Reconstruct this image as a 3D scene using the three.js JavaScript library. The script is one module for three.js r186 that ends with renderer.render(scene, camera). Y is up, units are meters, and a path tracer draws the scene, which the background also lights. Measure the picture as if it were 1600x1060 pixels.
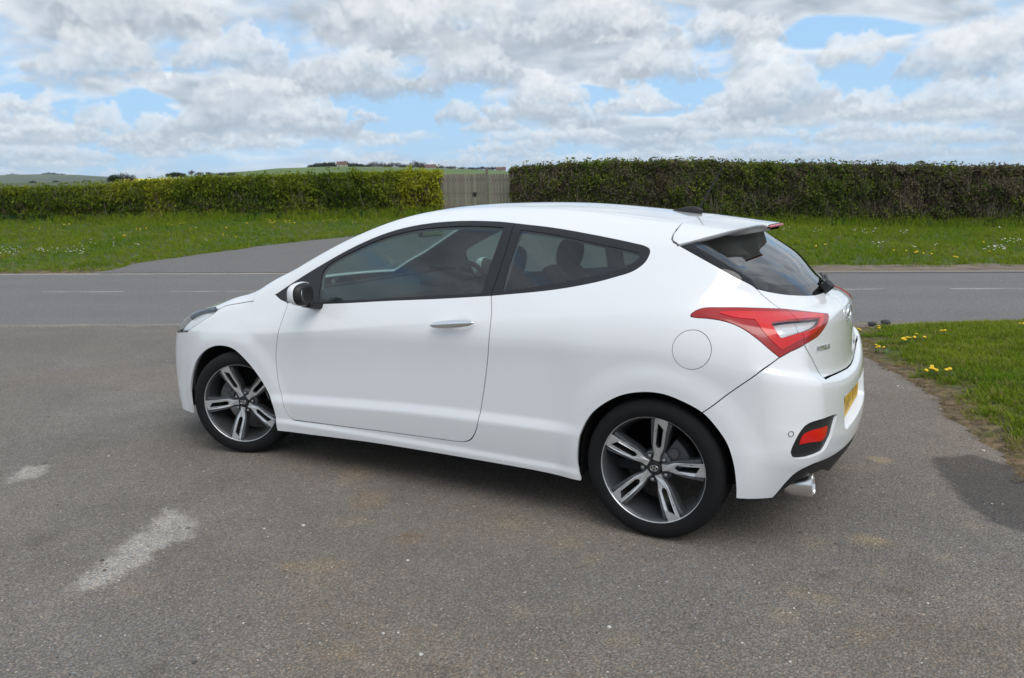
import * as THREE from 'three';
import { mergeGeometries } from 'three/addons/utils/BufferGeometryUtils.js';
import { RoundedBoxGeometry } from 'three/addons/geometries/RoundedBoxGeometry.js';
import { ImprovedNoise } from 'three/addons/math/ImprovedNoise.js';
import { FontLoader } from 'three/addons/loaders/FontLoader.js';
import { TextGeometry } from 'three/addons/geometries/TextGeometry.js';
const BADGE = 'HYUNDAI';

// ---------------------------------------------------------------- camera
const scene = new THREE.Scene();
const W = 1024, H = 678, RAD = Math.PI / 180;
const EYE = 1.4915, PITCH = -10.0927 * RAD, ROLL = -1.2586 * RAD, FPX = 1210.66;   // focal length in pixels of a 1600 x 1060 frame
const camera = new THREE.PerspectiveCamera(2 * Math.atan(530 / FPX) / RAD, 1600 / 1060, 0.1, 12000);
camera.position.set(0, EYE, 0);
camera.rotation.set(PITCH, 0, ROLL, 'XYZ');
camera.updateMatrixWorld();
const renderer = new THREE.WebGLRenderer({ antialias: true });
renderer.setSize(W, H);
renderer.toneMapping = THREE.LinearToneMapping;
renderer.toneMappingExposure = 1.0;
renderer.shadowMap.enabled = true;
// a pixel of the 1600 x 1060 photograph as a direction in the world
const pixelRay = (u, v) => new THREE.Vector3((u - 800) / FPX, (530 - v) / FPX, -1).applyQuaternion(camera.quaternion).normalize();
// where that direction meets a level plane of height h
const onGround = (u, v, h = 0) => { const d = pixelRay(u, v), t = (h - EYE) / d.y; return [d.x * t, d.z * t]; };
let seed = 12345;
const rnd = () => { seed = (seed + 0x6d2b79f5) | 0; let t = Math.imul(seed ^ (seed >>> 15), 1 | seed); t = (t + Math.imul(t ^ (t >>> 7), 61 | t)) ^ t; return ((t ^ (t >>> 14)) >>> 0) / 4294967296; };
const rr = (a, b) => a + (b - a) * rnd();
const clamp = (x, a = 0, b = 1) => Math.min(b, Math.max(a, x));
const mix = (a, b, t) => a + (b - a) * t;
const sst = (x, a = 0, b = 1) => { const t = clamp((x - a) / (b - a)); return t * t * (3 - 2 * t); };
const lin3 = (r, g, b) => new THREE.Color().setRGB(r, g, b);
const perlin = new ImprovedNoise();
const fbm = (x, y, z, n) => { let a = 1, s = 0, k = 0; for (let i = 0; i < n; i++) { s += a * perlin.noise(x, y, z); k += a; a *= 0.5; x = x * 2.03 + 7.1; y = y * 2.03 + 3.7; z = z * 2.03 + 1.3; } return s / k; };
// ---------------------------------------------------------------- sky: blue air, a soft broken sheet above, heaped cumulus below; the sun stands high behind thin cloud
const SUN = new THREE.Vector3(0.52, 1.45, 0.72).normalize();
{
  const w = 4096, h = 2048, hh = h / 2, data = new Float32Array(w * h * 4), dg = w / 360;
  const q = camera.quaternion.clone().invert(), v = new THREE.Vector3();
  // gaps of blue in the sheet, seen in these directions: [u, v, half width, half height, weight]
  const gaps = [[622, 171, 92, 26, 0.6], [715, 142, 50, 12, 0.4], [1070, 152, 66, 28, 0.55], [920, 155, 34, 16, 0.45], [1375, 122, 80, 32, 0.65], [1535, 128, 60, 20, 0.5], [1350, 42, 90, 16, 0.42], [1290, 60, 50, 12, 0.3], [1110, 58, 30, 14, 0.25], [210, 172, 46, 24, 0.45], [120, 172, 30, 16, 0.35], [20, 140, 44, 12, 0.35], [715, 36, 30, 8, 0.25], [150, 108, 70, 7, 0.2], [280, 105, 40, 6, 0.15]];
  const airAt = (e) => { const b = sst(e, 0, 26), p = Math.exp(-e / 2.4) * 0.75; return [mix(mix(0.40, 0.27, b), 0.56, p), mix(mix(0.64, 0.50, b), 0.70, p), mix(mix(0.88, 0.86, b), 0.83, p)]; };
  const tone = (light) => { const cold = clamp((0.90 - light) / 0.42); return [light * mix(0.985, 0.845, cold), light * mix(1.0, 0.945, cold), light * mix(1.01, 1.06, cold)]; };
  // the sheet
  for (let j = 0; j < hh; j++) {
    const e = (j + 0.5) / h * 180, el = e * RAD, ce = Math.cos(el), se = Math.sin(el), near = 1 + 1.5 * Math.exp(-e / 7), air = airAt(e);
    for (let i = 0; i < w; i++) {
      const a = ((i + 0.5) / w - 0.5) * 2 * Math.PI, x = ce * Math.cos(a), z = ce * Math.sin(a), p = ((hh + j) * w + i) * 4, inView = z < -0.6 * ce && e < 32;
      if (!inView && ((i & 1) || (j & 1))) { const s = (j & 1) && j ? p - w * 4 : i ? p - 4 : -1; if (s >= hh * w * 4) { data[p] = data[s]; data[p + 1] = data[s + 1]; data[p + 2] = data[s + 2]; data[p + 3] = 1; continue; } }
      const k = 4.2 * near, ky = 7.0 * near, wx = perlin.noise(x * 9, se * 20, z * 9) * 0.06, wy = perlin.noise(x * 9 + 40, se * 20, z * 9) * 0.035;
      const n1 = fbm((x + wx) * k + 11, (se + wy) * ky + 5, z * k + 3, inView ? 7 : 5), n2 = fbm((x + wx) * k * 1.7 + 31, (se + wy + 0.012) * ky * 1.7, z * k * 1.7, inView ? 5 : 3);
      let d = n1 * 1.1 + 0.20 + 0.20 * sst(e, 5, 12), crest = 0;
      if (inView) { crest = n1 - fbm((x + wx) * k + 11, (se + wy + 0.011) * ky + 5, z * k + 3, 5); const q1 = 17 * near, q2 = 40 * near; d += 0.16 * (0.26 - Math.abs(perlin.noise(x * q1, se * q1 * 1.4, z * q1))) + 0.10 * (0.26 - Math.abs(perlin.noise(x * q2, se * q2 * 1.3, z * q2 + 7))); }
      if (inView) { v.set(x, se, z).applyQuaternion(q); if (v.z < 0) { const pu = 800 + FPX * v.x / -v.z + n2 * 90, pv = 530 - FPX * v.y / -v.z + n1 * 40; for (const [u0, v0, ru, rv, wt] of gaps) { const r = ((pu - u0) / ru) ** 2 + ((pv - v0) / rv) ** 2; if (r < 2.4) d -= wt * 1.5 * (1 - sst(r, 0.3, 2.4)); } } }
      const low = sst(e, 1.0, 5), alpha = sst(d, -0.06, 0.34) * mix(0.35, 0.95, low), light = clamp(0.665 + 0.36 * n2 + 1.1 * crest - 0.16 * sst(d, 0.2, 0.9) + 0.10 * (1 - sst(d, 0, 0.3)), 0.46, 0.94), c = tone(light), far = 0.5 * Math.exp(-e / 4);
      for (let n = 0; n < 3; n++) data[p + n] = mix(air[n], mix(c[n], air[n] * 1.05, far), alpha);
      data[p + 3] = 1;
    }
  }
  // heaped clouds, the far low ones first: az and base in degrees, width, height, greyness
  const heaps = [];
  const seen = [[280, 552, 138, 217, 0.85], [450, 668, 86, 153, 0.95], [660, 800, 72, 136, 0.65], [798, 902, 112, 170, 0.15], [692, 746, 156, 193, 0.55], [955, 1036, 131, 176, 0.15], [1140, 1328, 102, 190, 0.7], [1296, 1378, 48, 106, 0.2], [1428, 1556, 117, 176, 0.25], [1395, 1610, 48, 118, 0.5], [1570, 1640, 100, 180, 0.3], [1262, 1392, 140, 186, 0.25], [134, 192, 148, 216, 0.35], [212, 278, 178, 216, 0.15], [930, 985, 52, 68, 0.05], [940, 1110, 72, 128, 0.6], [0, 110, 186, 222, 0.3], [1085, 1130, 165, 190, 0.3], [330, 470, 120, 150, 0.2], [820, 1040, 2, 66, 0.55], [1040, 1230, 18, 72, 0.5], [300, 440, 40, 112, 0.5], [40, 260, 50, 132, 0.6], [500, 790, -20, 62, 0.65], [90, 330, -30, 50, 0.6]];
  const dirOf = (u, vv) => { const r = pixelRay(u, vv); return [Math.atan2(r.z, r.x) / RAD, Math.asin(r.y) / RAD]; };
  for (const [u0, u1, v0, v1, g] of seen) { const [a0] = dirOf(u0, v1), [a1] = dirOf(u1, v1), m = (u0 + u1) / 2, b = dirOf(m, v1)[1], t = dirOf(m, v0)[1]; heaps.push([(a0 + a1) / 2, b, a1 - a0, (t - b) * 1.12, g, 1]); }
  for (let i = 0; i < 210; i++) { const e = 2.0 + 4.6 * Math.pow(rnd(), 1.1), s = 0.45 + 0.13 * e; const a = -130 + 80 * rnd(); v.set(Math.cos(e * RAD) * Math.cos(a * RAD), Math.sin((e + 0.5) * RAD), Math.cos(e * RAD) * Math.sin(a * RAD)).applyQuaternion(q); const pu = 800 + FPX * v.x / -v.z, pv = 530 - FPX * v.y / -v.z; if (gaps.some(([u0, v0, ru, rv]) => Math.abs(pu - u0) < ru * 1.25 && Math.abs(pv - v0) < rv * 1.5) || rnd() < 0.25 + 0.1 * (e - 2)) continue; heaps.push([a, e, rr(3, 9) * s, rr(0.7, 1.25) * s, rr(0.05, 0.6)]); }          // the band above the skyline in view
  for (let i = 0; i < 640; i++) { const e = 1.8 + 20 * Math.pow(rnd(), 1.5), s = 0.4 + 0.12 * e, a = rr(-180, 180); if (a > -128 && a < -52) continue; heaps.push([a, e, rr(4, 10) * s, rr(0.9, 1.7) * s, rr(0.1, 0.8)]); }
  heaps.sort((a, b) => a[1] - b[1]);
  const L = new THREE.Vector3(0.35, 0.72, 0.60).normalize();
  for (const [az, base, cw, ch, grey, big] of heaps) {
    const lobes = [], n = Math.round(clamp(cw / ch * (big ? 9 : 6), 9, 40));
    for (let i = 0; i < n; i++) { const x = rr(-0.5, 0.5), env = Math.pow(1 - 4 * x * x * 0.92, 0.6), r = ch * rr(big ? 0.26 : 0.24, big ? 0.55 : 0.46) * (0.5 + 0.6 * env); lobes.push([x * cw, Math.max(r * 0.35, rnd() * (ch * env - r * 0.7)), r]); }
    const i0 = Math.floor((az - cw * 0.75 + 180) * dg), i1 = Math.ceil((az + cw * 0.75 + 180) * dg), j0 = Math.max(0, Math.floor((base - ch * 0.3) * dg)), j1 = Math.min(hh - 1, Math.ceil((base + ch * 1.35) * dg)), fq = 1.3 / ch, sd = az * 3.7 + base;
    for (let j = j0; j <= j1; j++) for (let i = i0; i <= i1; i++) {
      const X0 = (i + 0.5) / dg - 180 - az, Y0 = (j + 0.5) / dg - base, nx = perlin.noise(X0 * fq, Y0 * fq, sd), ny = perlin.noise(X0 * fq + 9, Y0 * fq, sd), fx = perlin.noise(X0 * fq * 3.1, Y0 * fq * 3.1, sd + 4), fy = perlin.noise(X0 * fq * 7, Y0 * fq * 7, sd + 8);
      const X = X0 + ch * (0.34 * nx + 0.18 * fx + 0.09 * fy), Y = Y0 + ch * (0.24 * ny + 0.14 * fy + 0.07 * fx);
      let s = -1, bx = 0, by = 0, acc = 0;
      for (const [lx, ly, r] of lobes) { const dx = (X - lx) / r, dy = (Y - ly) / r, d2 = dx * dx + dy * dy; if (d2 < 1.3) { const k = 1 - d2; if (k > s) s = k; if (k > 0) { acc += k; bx += dx * k; by += dy * k; } } }
      if (s < -0.25) continue;
      const floor = sst(Y, -0.14 * ch, 0.24 * ch), alpha = sst(s, -0.25, 0.65) * floor * (big ? 0.80 : 0.72);
      if (alpha < 0.01) continue;
      if (acc > 0) { bx /= acc; by /= acc; } const nz = Math.sqrt(Math.max(0.05, 1 - Math.min(0.95, bx * bx + by * by))), dot = clamp(bx * L.x + by * L.y + nz * L.z), up = clamp(Y / ch);
      const light = clamp(mix(0.62, 0.97, dot * 0.7 + 0.3 * (1 - sst(s, 0, 0.5))) - grey * 0.30 * (1 - up * 0.8) * sst(s, 0, 0.4) - 0.10 * (1 - sst(up, 0, 0.5)) + 0.06 * fx + 0.04 * fy + 0.05 * nx, 0.44, 0.97);
      const e = (j + 0.5) / dg, c = tone(light), air = airAt(e), far = 0.55 * Math.exp(-e / 3.6), p = ((hh + j) * w + ((i % w) + w) % w) * 4;
      for (let k = 0; k < 3; k++) data[p + k] = mix(data[p + k], mix(c[k], air[k] * 1.06, far), alpha);
    }
  }
  for (let p = w * hh * 4; p < w * h * 4; p++) if ((p & 3) < 3) data[p] *= 1.15;
  for (let p = 0; p < w * hh * 4; p += 4) { data[p] = 0.13; data[p + 1] = 0.135; data[p + 2] = 0.10; data[p + 3] = 1; }
  const t = new THREE.DataTexture(data, w, h, THREE.RGBAFormat, THREE.FloatType);
  t.mapping = THREE.EquirectangularReflectionMapping; t.magFilter = THREE.LinearFilter; t.needsUpdate = true;
  scene.background = t; scene.environment = t;
  const sun = new THREE.DirectionalLight(new THREE.Color(1, 0.965, 0.91), 2.15);
  sun.position.copy(SUN).multiplyScalar(60); sun.target.position.set(0, 0, -6); scene.add(sun.target);
  sun.castShadow = true; sun.shadow.radius = 88; sun.shadow.mapSize.set(2048, 2048);
  Object.assign(sun.shadow.camera, { left: -40, right: 40, top: 40, bottom: -40, near: 1, far: 200 });
  scene.add(sun);
}
// ================================================================ the land
const hedgeDepth = (x) => 29 - 0.12 * x, roadFar = (x) => 16.6 - 0.20 * x, roadMid = (x) => 13.05 - 0.165 * x, roadNear = (x) => 9.45 - 0.105 * x;
const knots = (xs, ys) => (x) => { if (x <= xs[0]) return ys[0]; for (let i = 1; i < xs.length; i++) if (x <= xs[i]) { const t = (x - xs[i - 1]) / (xs[i] - xs[i - 1]), s = t * t * (3 - 2 * t); return mix(ys[i - 1], ys[i], mix(t, s, 0.5)); } return ys[ys.length - 1]; };
// a pixel's direction met with the upright face of the hedge line (shifted by `back` metres)
function onHedge(u, v, back = 0) { const d = pixelRay(u, v), t = (29 + back) / (-d.z + 0.12 * d.x); return [d.x * t, EYE + d.y * t, d.z * t]; }
const hedgeFootPx = [[-250, 344], [0, 343], [150, 342], [300, 340], [450, 338.5], [650, 335], [800, 338], [1000, 344], [1210, 348], [1400, 352], [1600, 352.5], [1800, 353]].map(([u, v]) => onHedge(u, v));
const hedgeFoot = knots(hedgeFootPx.map((p) => p[0]), hedgeFootPx.map((p) => p[1]));
const slopeFar = knots([-0.9, -0.35, 0, 0.4], [0.0395, 0.0405, 0.034, 0.022]);
function landY(x, z) {
  const d = -z, far = roadFar(x), hd = hedgeDepth(x);
  if (d <= far) return 0;
  const cx = clamp(x, -45, 45);
  if (d <= hd) { const s = (d - far) / Math.max(hd - far, 2); return hedgeFoot(cx) * (0.85 * s + 0.15 * s * s) + 0.05 * sst(s, 0, 0.12) * (1 - s) + 0.05 * perlin.noise(x * 0.4, z * 0.4, 2) * sst(s, 0.1, 0.4) * (1 - sst(s, 0.8, 1)); }
  const e = d - hd, az = x / d;
  return hedgeFoot(cx) + e * slopeFar(az) * sst(e, 0, 60) + 2.5 * perlin.noise(x * 0.004, z * 0.004, 5) * sst(e, 80, 500) * (e > 900 ? 0.5 : 1);
}
function onLand(u, v) { const d = pixelRay(u, v); let t = 2; for (let i = 0; i < 4000; i++) { const y = EYE + d.y * t - landY(d.x * t, d.z * t); if (y < 0.002) break; t += Math.max(0.004, y * 0.6); if (t > 3000) break; } return [d.x * t, EYE + d.y * t, d.z * t]; }
const structure = (name, geometry, material) => { const o = new THREE.Mesh(geometry, material); o.name = name; o.userData.kind = 'structure'; scene.add(o); return o; };
const thing = (o, name, label, category, group) => { o.name = name; o.userData = { label, category }; if (group) o.userData.group = group; scene.add(o); return o; };
const taken = {}; const numbered = (n) => { taken[n] = (taken[n] ?? -1) + 1; return taken[n] ? n + '_' + String(taken[n]).padStart(3, '0') : n; };
const mat = (o) => new THREE.MeshStandardMaterial(o);
// a sheet over grid lines xs, zs; y(x, z); colour(x, z) as linear rgb
function sheet(xs, zs, y, colour, metres = 1.75) {
  const p = [], c = [], uv = [], t = [], nx = xs.length;
  for (const z of zs) for (const x of xs) { p.push(x, y(x, z), z); uv.push(x / metres, z / metres); if (colour) c.push(...colour(x, z)); }
  for (let j = 0; j < zs.length - 1; j++) for (let i = 0; i < nx - 1; i++) { const a = j * nx + i, b = a + nx; t.push(a, b, a + 1, a + 1, b, b + 1); }
  const g = new THREE.BufferGeometry();
  g.setAttribute('position', new THREE.Float32BufferAttribute(p, 3)); g.setAttribute('uv', new THREE.Float32BufferAttribute(uv, 2));
  if (colour) g.setAttribute('color', new THREE.Float32BufferAttribute(c, 3));
  g.setIndex(t); g.computeVertexNormals(); return g;
}
const steps = (...l) => { const o = []; for (let i = 0; i < l.length - 1; i += 2) { const [a, b, s] = [l[i], l[i + 2] ?? l[i], l[i + 1]]; if (b === a) break; const n = Math.max(1, Math.round(Math.abs(b - a) / s)); for (let k = 0; k < n; k++) o.push(mix(a, b, k / n)); } o.push(l[l.length - 1]); return o; };
// crushed stone bound in tar: colour and height
function aggregate(size, cell, tones, seedAt) {
  const n = Math.floor(size / cell), px = new Float32Array(n * n), py = new Float32Array(n * n), tone = new Float32Array(n * n), hue = new Float32Array(n * n), big = new Float32Array(n * n);
  const keep = seed; seed = seedAt;
  for (let i = 0; i < n * n; i++) { px[i] = rnd(); py[i] = rnd(); const r = rnd(); tone[i] = r < 0.006 ? 1.7 + rnd() * 0.6 : r < 0.10 ? 1.20 + rnd() * 0.25 : r < 0.20 ? 0.50 + rnd() * 0.2 : 0.78 + rnd() * 0.36; hue[i] = (rnd() - 0.45) * 0.20; big[i] = 0.55 + rnd() * 0.5; }
  seed = keep;
  const col = new Uint8Array(size * size * 4), bump = new Uint8Array(size * size * 4), s = size / n;
  const enc = (v) => { v = clamp(v); return 255 * (v < 0.0031308 ? 12.92 * v : 1.055 * Math.pow(v, 1 / 2.4) - 0.055); };
  for (let y = 0; y < size; y++) for (let x = 0; x < size; x++) {
    const gx = Math.floor(x / s), gy = Math.floor(y / s); let d1 = 9, id = 0;
    for (let a = -1; a <= 1; a++) for (let b = -1; b <= 1; b++) { const i = ((gy + b + n) % n) * n + ((gx + a + n) % n), dx = (gx + a + px[i]) - x / s, dy = (gy + b + py[i]) - y / s, d = Math.sqrt(dx * dx + dy * dy) / big[i]; if (d < d1) { d1 = d; id = i; } }
    const stone = 1 - sst(d1, 0.45, 0.85), t = mix(0.62, tone[id], stone), o = (y * size + x) * 4, j = (y * 7919 + x * 104729) % 1000 / 1000 * 0.1;
    col[o] = enc(tones[0] * (t + j) * (1 + hue[id] * stone)); col[o + 1] = enc(tones[1] * (t + j)); col[o + 2] = enc(tones[2] * (t + j) * (1 - hue[id] * stone)); col[o + 3] = 255;
    const hh = 255 * clamp(0.25 + 0.75 * stone * (1 - d1 * d1 * 0.5)); bump[o] = bump[o + 1] = bump[o + 2] = hh; bump[o + 3] = 255;
  }
  const mk = (d, c) => { const t = new THREE.DataTexture(d, size, size); t.wrapS = t.wrapT = THREE.RepeatWrapping; t.magFilter = THREE.LinearFilter; t.minFilter = THREE.LinearMipmapLinearFilter; if (c) t.colorSpace = THREE.SRGBColorSpace; t.needsUpdate = true; return t; };
  return [mk(col, true), mk(bump, false)];
}
const [tarMap, tarBump] = aggregate(1024, 4.6, [0.42, 0.40, 0.375], 77);
const [roadMap, roadBump] = aggregate(1024, 4.6, [0.42, 0.415, 0.41], 99);
const polyDist = (poly) => { const n = poly.length; return (x, y) => { let d = 1e9, s = 1; for (let i = 0, j = n - 1; i < n; j = i++) { const ex = poly[j][0] - poly[i][0], ey = poly[j][1] - poly[i][1], wx = x - poly[i][0], wy = y - poly[i][1], k = clamp((wx * ex + wy * ey) / (ex * ex + ey * ey || 1)), bx = wx - ex * k, by = wy - ey * k; d = Math.min(d, bx * bx + by * by); const c1 = y >= poly[i][1], c2 = y < poly[j][1], c3 = ex * wy > ey * wx; if ((c1 && c2 && c3) || (!c1 && !c2 && !c3)) s = -s; } return s * Math.sqrt(d); }; };

// ---------------------------------------------------------------- forecourt tarmac with its stains and patches
const gpx = (l) => l.map(([u, v]) => onGround(u, v));
{
  const pale = polyDist(gpx([[112, 922], [135, 893], [175, 868], [205, 842], [238, 820], [258, 798], [285, 802], [306, 818], [298, 838], [262, 852], [240, 868], [205, 893], [160, 915]]));
  const pale2 = polyDist(gpx([[0, 742], [40, 726], [95, 722], [88, 736], [60, 752], [0, 760]]));
  const darkPatch = polyDist(gpx([[1456, 716], [1462, 735], [1478, 752], [1498, 772], [1512, 792], [1545, 815], [1600, 832], [1760, 850], [1760, 760], [1600, 738], [1560, 722], [1520, 711]]));
  const spots = [[1358, 846, 32, 10, 1.75, 1.5, 1.05], [1375, 719, 18, 6, 2.0, 1.75, 1.35], [505, 884, 34, 10, 1.35, 1.22, 0.98], [575, 782, 22, 16, 1.35, 1.15, 0.9], [560, 740, 26, 12, 1.3, 1.15, 0.95], [545, 815, 34, 9, 1.3, 1.2, 1.02], [640, 842, 20, 8, 1.25, 1.05, 0.88], [1272, 850, 26, 12, 1.3, 1.2, 1.05], [1240, 925, 24, 10, 1.3, 1.2, 1.02], [1285, 935, 20, 8, 1.3, 1.2, 1.02], [1350, 995, 24, 10, 1.32, 1.22, 1.06], [1225, 965, 26, 14, 1.28, 1.2, 1.05], [1470, 870, 20, 8, 1.3, 1.22, 1.1], [1520, 820, 16, 6, 1.35, 1.2, 1.05], [1370, 893, 26, 10, 1.3, 1.25, 1.15], [820, 955, 26, 10, 1.28, 1.2, 1.04], [885, 850, 22, 9, 1.3, 1.2, 1.0], [925, 875, 18, 8, 1.25, 1.18, 1.0], [800, 818, 26, 8, 1.22, 1.16, 1.0], [900, 950, 22, 12, 1.25, 1.18, 1.02], [450, 885, 16, 6, 1.5, 1.35, 1.0], [1340, 730, 40, 10, 1.25, 1.2, 1.1], [970, 1000, 30, 16, 1.15, 1.1, 0.98], [540, 1020, 30, 14, 1.2, 1.14, 1.0], [1295, 899, 16, 7, 0.62, 0.6, 0.56], [1412, 925, 26, 8, 0.68, 0.65, 0.6], [690, 1050, 30, 14, 0.72, 0.7, 0.68], [240, 1050, 22, 12, 0.66, 0.64, 0.62], [70, 842, 26, 12, 0.75, 0.74, 0.72], [640, 838, 18, 5, 0.8, 0.7, 0.62], [190, 905, 40, 14, 1.2, 1.15, 1.1], [205, 925, 26, 10, 1.25, 1.15, 1.08]].map(([u, v, ru, rv, ...c]) => { const [x, z] = onGround(u, v), [x1] = onGround(u + ru, v), [, z1] = onGround(u, v - rv); return [x, z, Math.abs(x1 - x), Math.abs(z1 - z), c]; });
  const colour = (x, z) => {
    let k = 0.42 * (1 + 0.26 * fbm(x * 0.5, z * 0.5, 1, 3) + 0.20 * fbm(x * 2.6, z * 2.6, 7, 3) + 0.10 * perlin.noise(x * 14, z * 14, 3));
    const warm = clamp(0.5 + 1.3 * fbm(x * 0.8 + 3, z * 0.8, 4, 3) + 0.10 * x);
    let c = [k * mix(1.07, 1.17, warm), k * mix(1.03, 1.04, warm), k * mix(0.985, 0.90, warm)];
    if (x > -4.5 && x < 4.5 && z < -2 && z > -7) {
      const wob = 0.05 * fbm(x * 9, z * 9, 2, 4) + 0.02 * perlin.noise(x * 40, z * 40, 1);
      for (const [sx, sz, rx, rz, s] of spots) { const r = Math.hypot((x - sx) / rx, (z - sz) / rz); if (r < 2) { const m = (1 - sst(r + wob * 12, 0.35, 1.5)) * (0.65 + 0.5 * perlin.noise(x * 22, z * 22, 9)); for (let i = 0; i < 3; i++) c[i] *= mix(1, s[i], clamp(m)); } }
      const p = Math.min(pale(x, z), pale2(x, z) + 0.06) + wob * 1.6;
      if (p < 0.06) { const worn = clamp(1.0 + 0.9 * fbm(x * 6, z * 6, 8, 4)), m = (1 - sst(p, -0.03, 0.035)) * worn; c = c.map((v, i) => mix(v, [0.98, 0.96, 0.92][i] * (0.92 + 0.2 * perlin.noise(x * 30, z * 30, 4)), clamp(m) * 0.95)); }
      const d = darkPatch(x, z) + wob * 0.8;
      if (d < 0.03) { const m = 1 - sst(d, -0.012, 0.012); c = c.map((v, i) => v * mix(1, [0.47, 0.48, 0.51][i], m)); }
    }
    return c;
  };
  const xs = steps(-70, 6, -16, 0.5, -5, 0.06, -3, 0.03, 3.4, 0.06, 6, 0.5, 20, 6, 70), zs = steps(30, 4, 6, 0.5, -1, 0.06, -2, 0.025, -5, 0.05, -8, 0.25, -12, 1, -17.5).filter((z) => true);
  structure('forecourt', sheet(xs, zs.map((z) => z), (x, z) => (-z > roadNear(x) + 2.2 ? -0.012 : 0), colour), mat({ map: tarMap, bumpMap: tarBump, bumpScale: 0.0035, vertexColors: true, roughness: 0.92 }));
}
// ---------------------------------------------------------------- road, driveway, worn lines
let driveLeft, driveRight;
const strip = (d0, d1, y, colour, x0 = -90, x1 = 90, nx = 260, nz = 14, mt = 2.4) => {
  const p = [], uv = [], c = [], t = [];
  for (let j = -1; j <= nz + 1; j++) for (let i = 0; i <= nx; i++) { const x = mix(x0, x1, i / nx), z = -mix(d0(x), d1(x), clamp(j / nz)); p.push(x, y(x, z) - (j < 0 || j > nz ? 0.03 : 0), z);   // the edges go down into the ground 
    uv.push(x / mt, z / mt); c.push(...colour(x, z)); }
  for (let j = 0; j < nz + 2; j++) for (let i = 0; i < nx; i++) { const a = j * (nx + 1) + i, b = a + nx + 1; t.push(a, a + 1, b, a + 1, b + 1, b); }
  const g = new THREE.BufferGeometry(); g.setAttribute('position', new THREE.Float32BufferAttribute(p, 3)); g.setAttribute('uv', new THREE.Float32BufferAttribute(uv, 2)); g.setAttribute('color', new THREE.Float32BufferAttribute(c, 3)); g.setIndex(t); g.computeVertexNormals(); return g;
};
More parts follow.
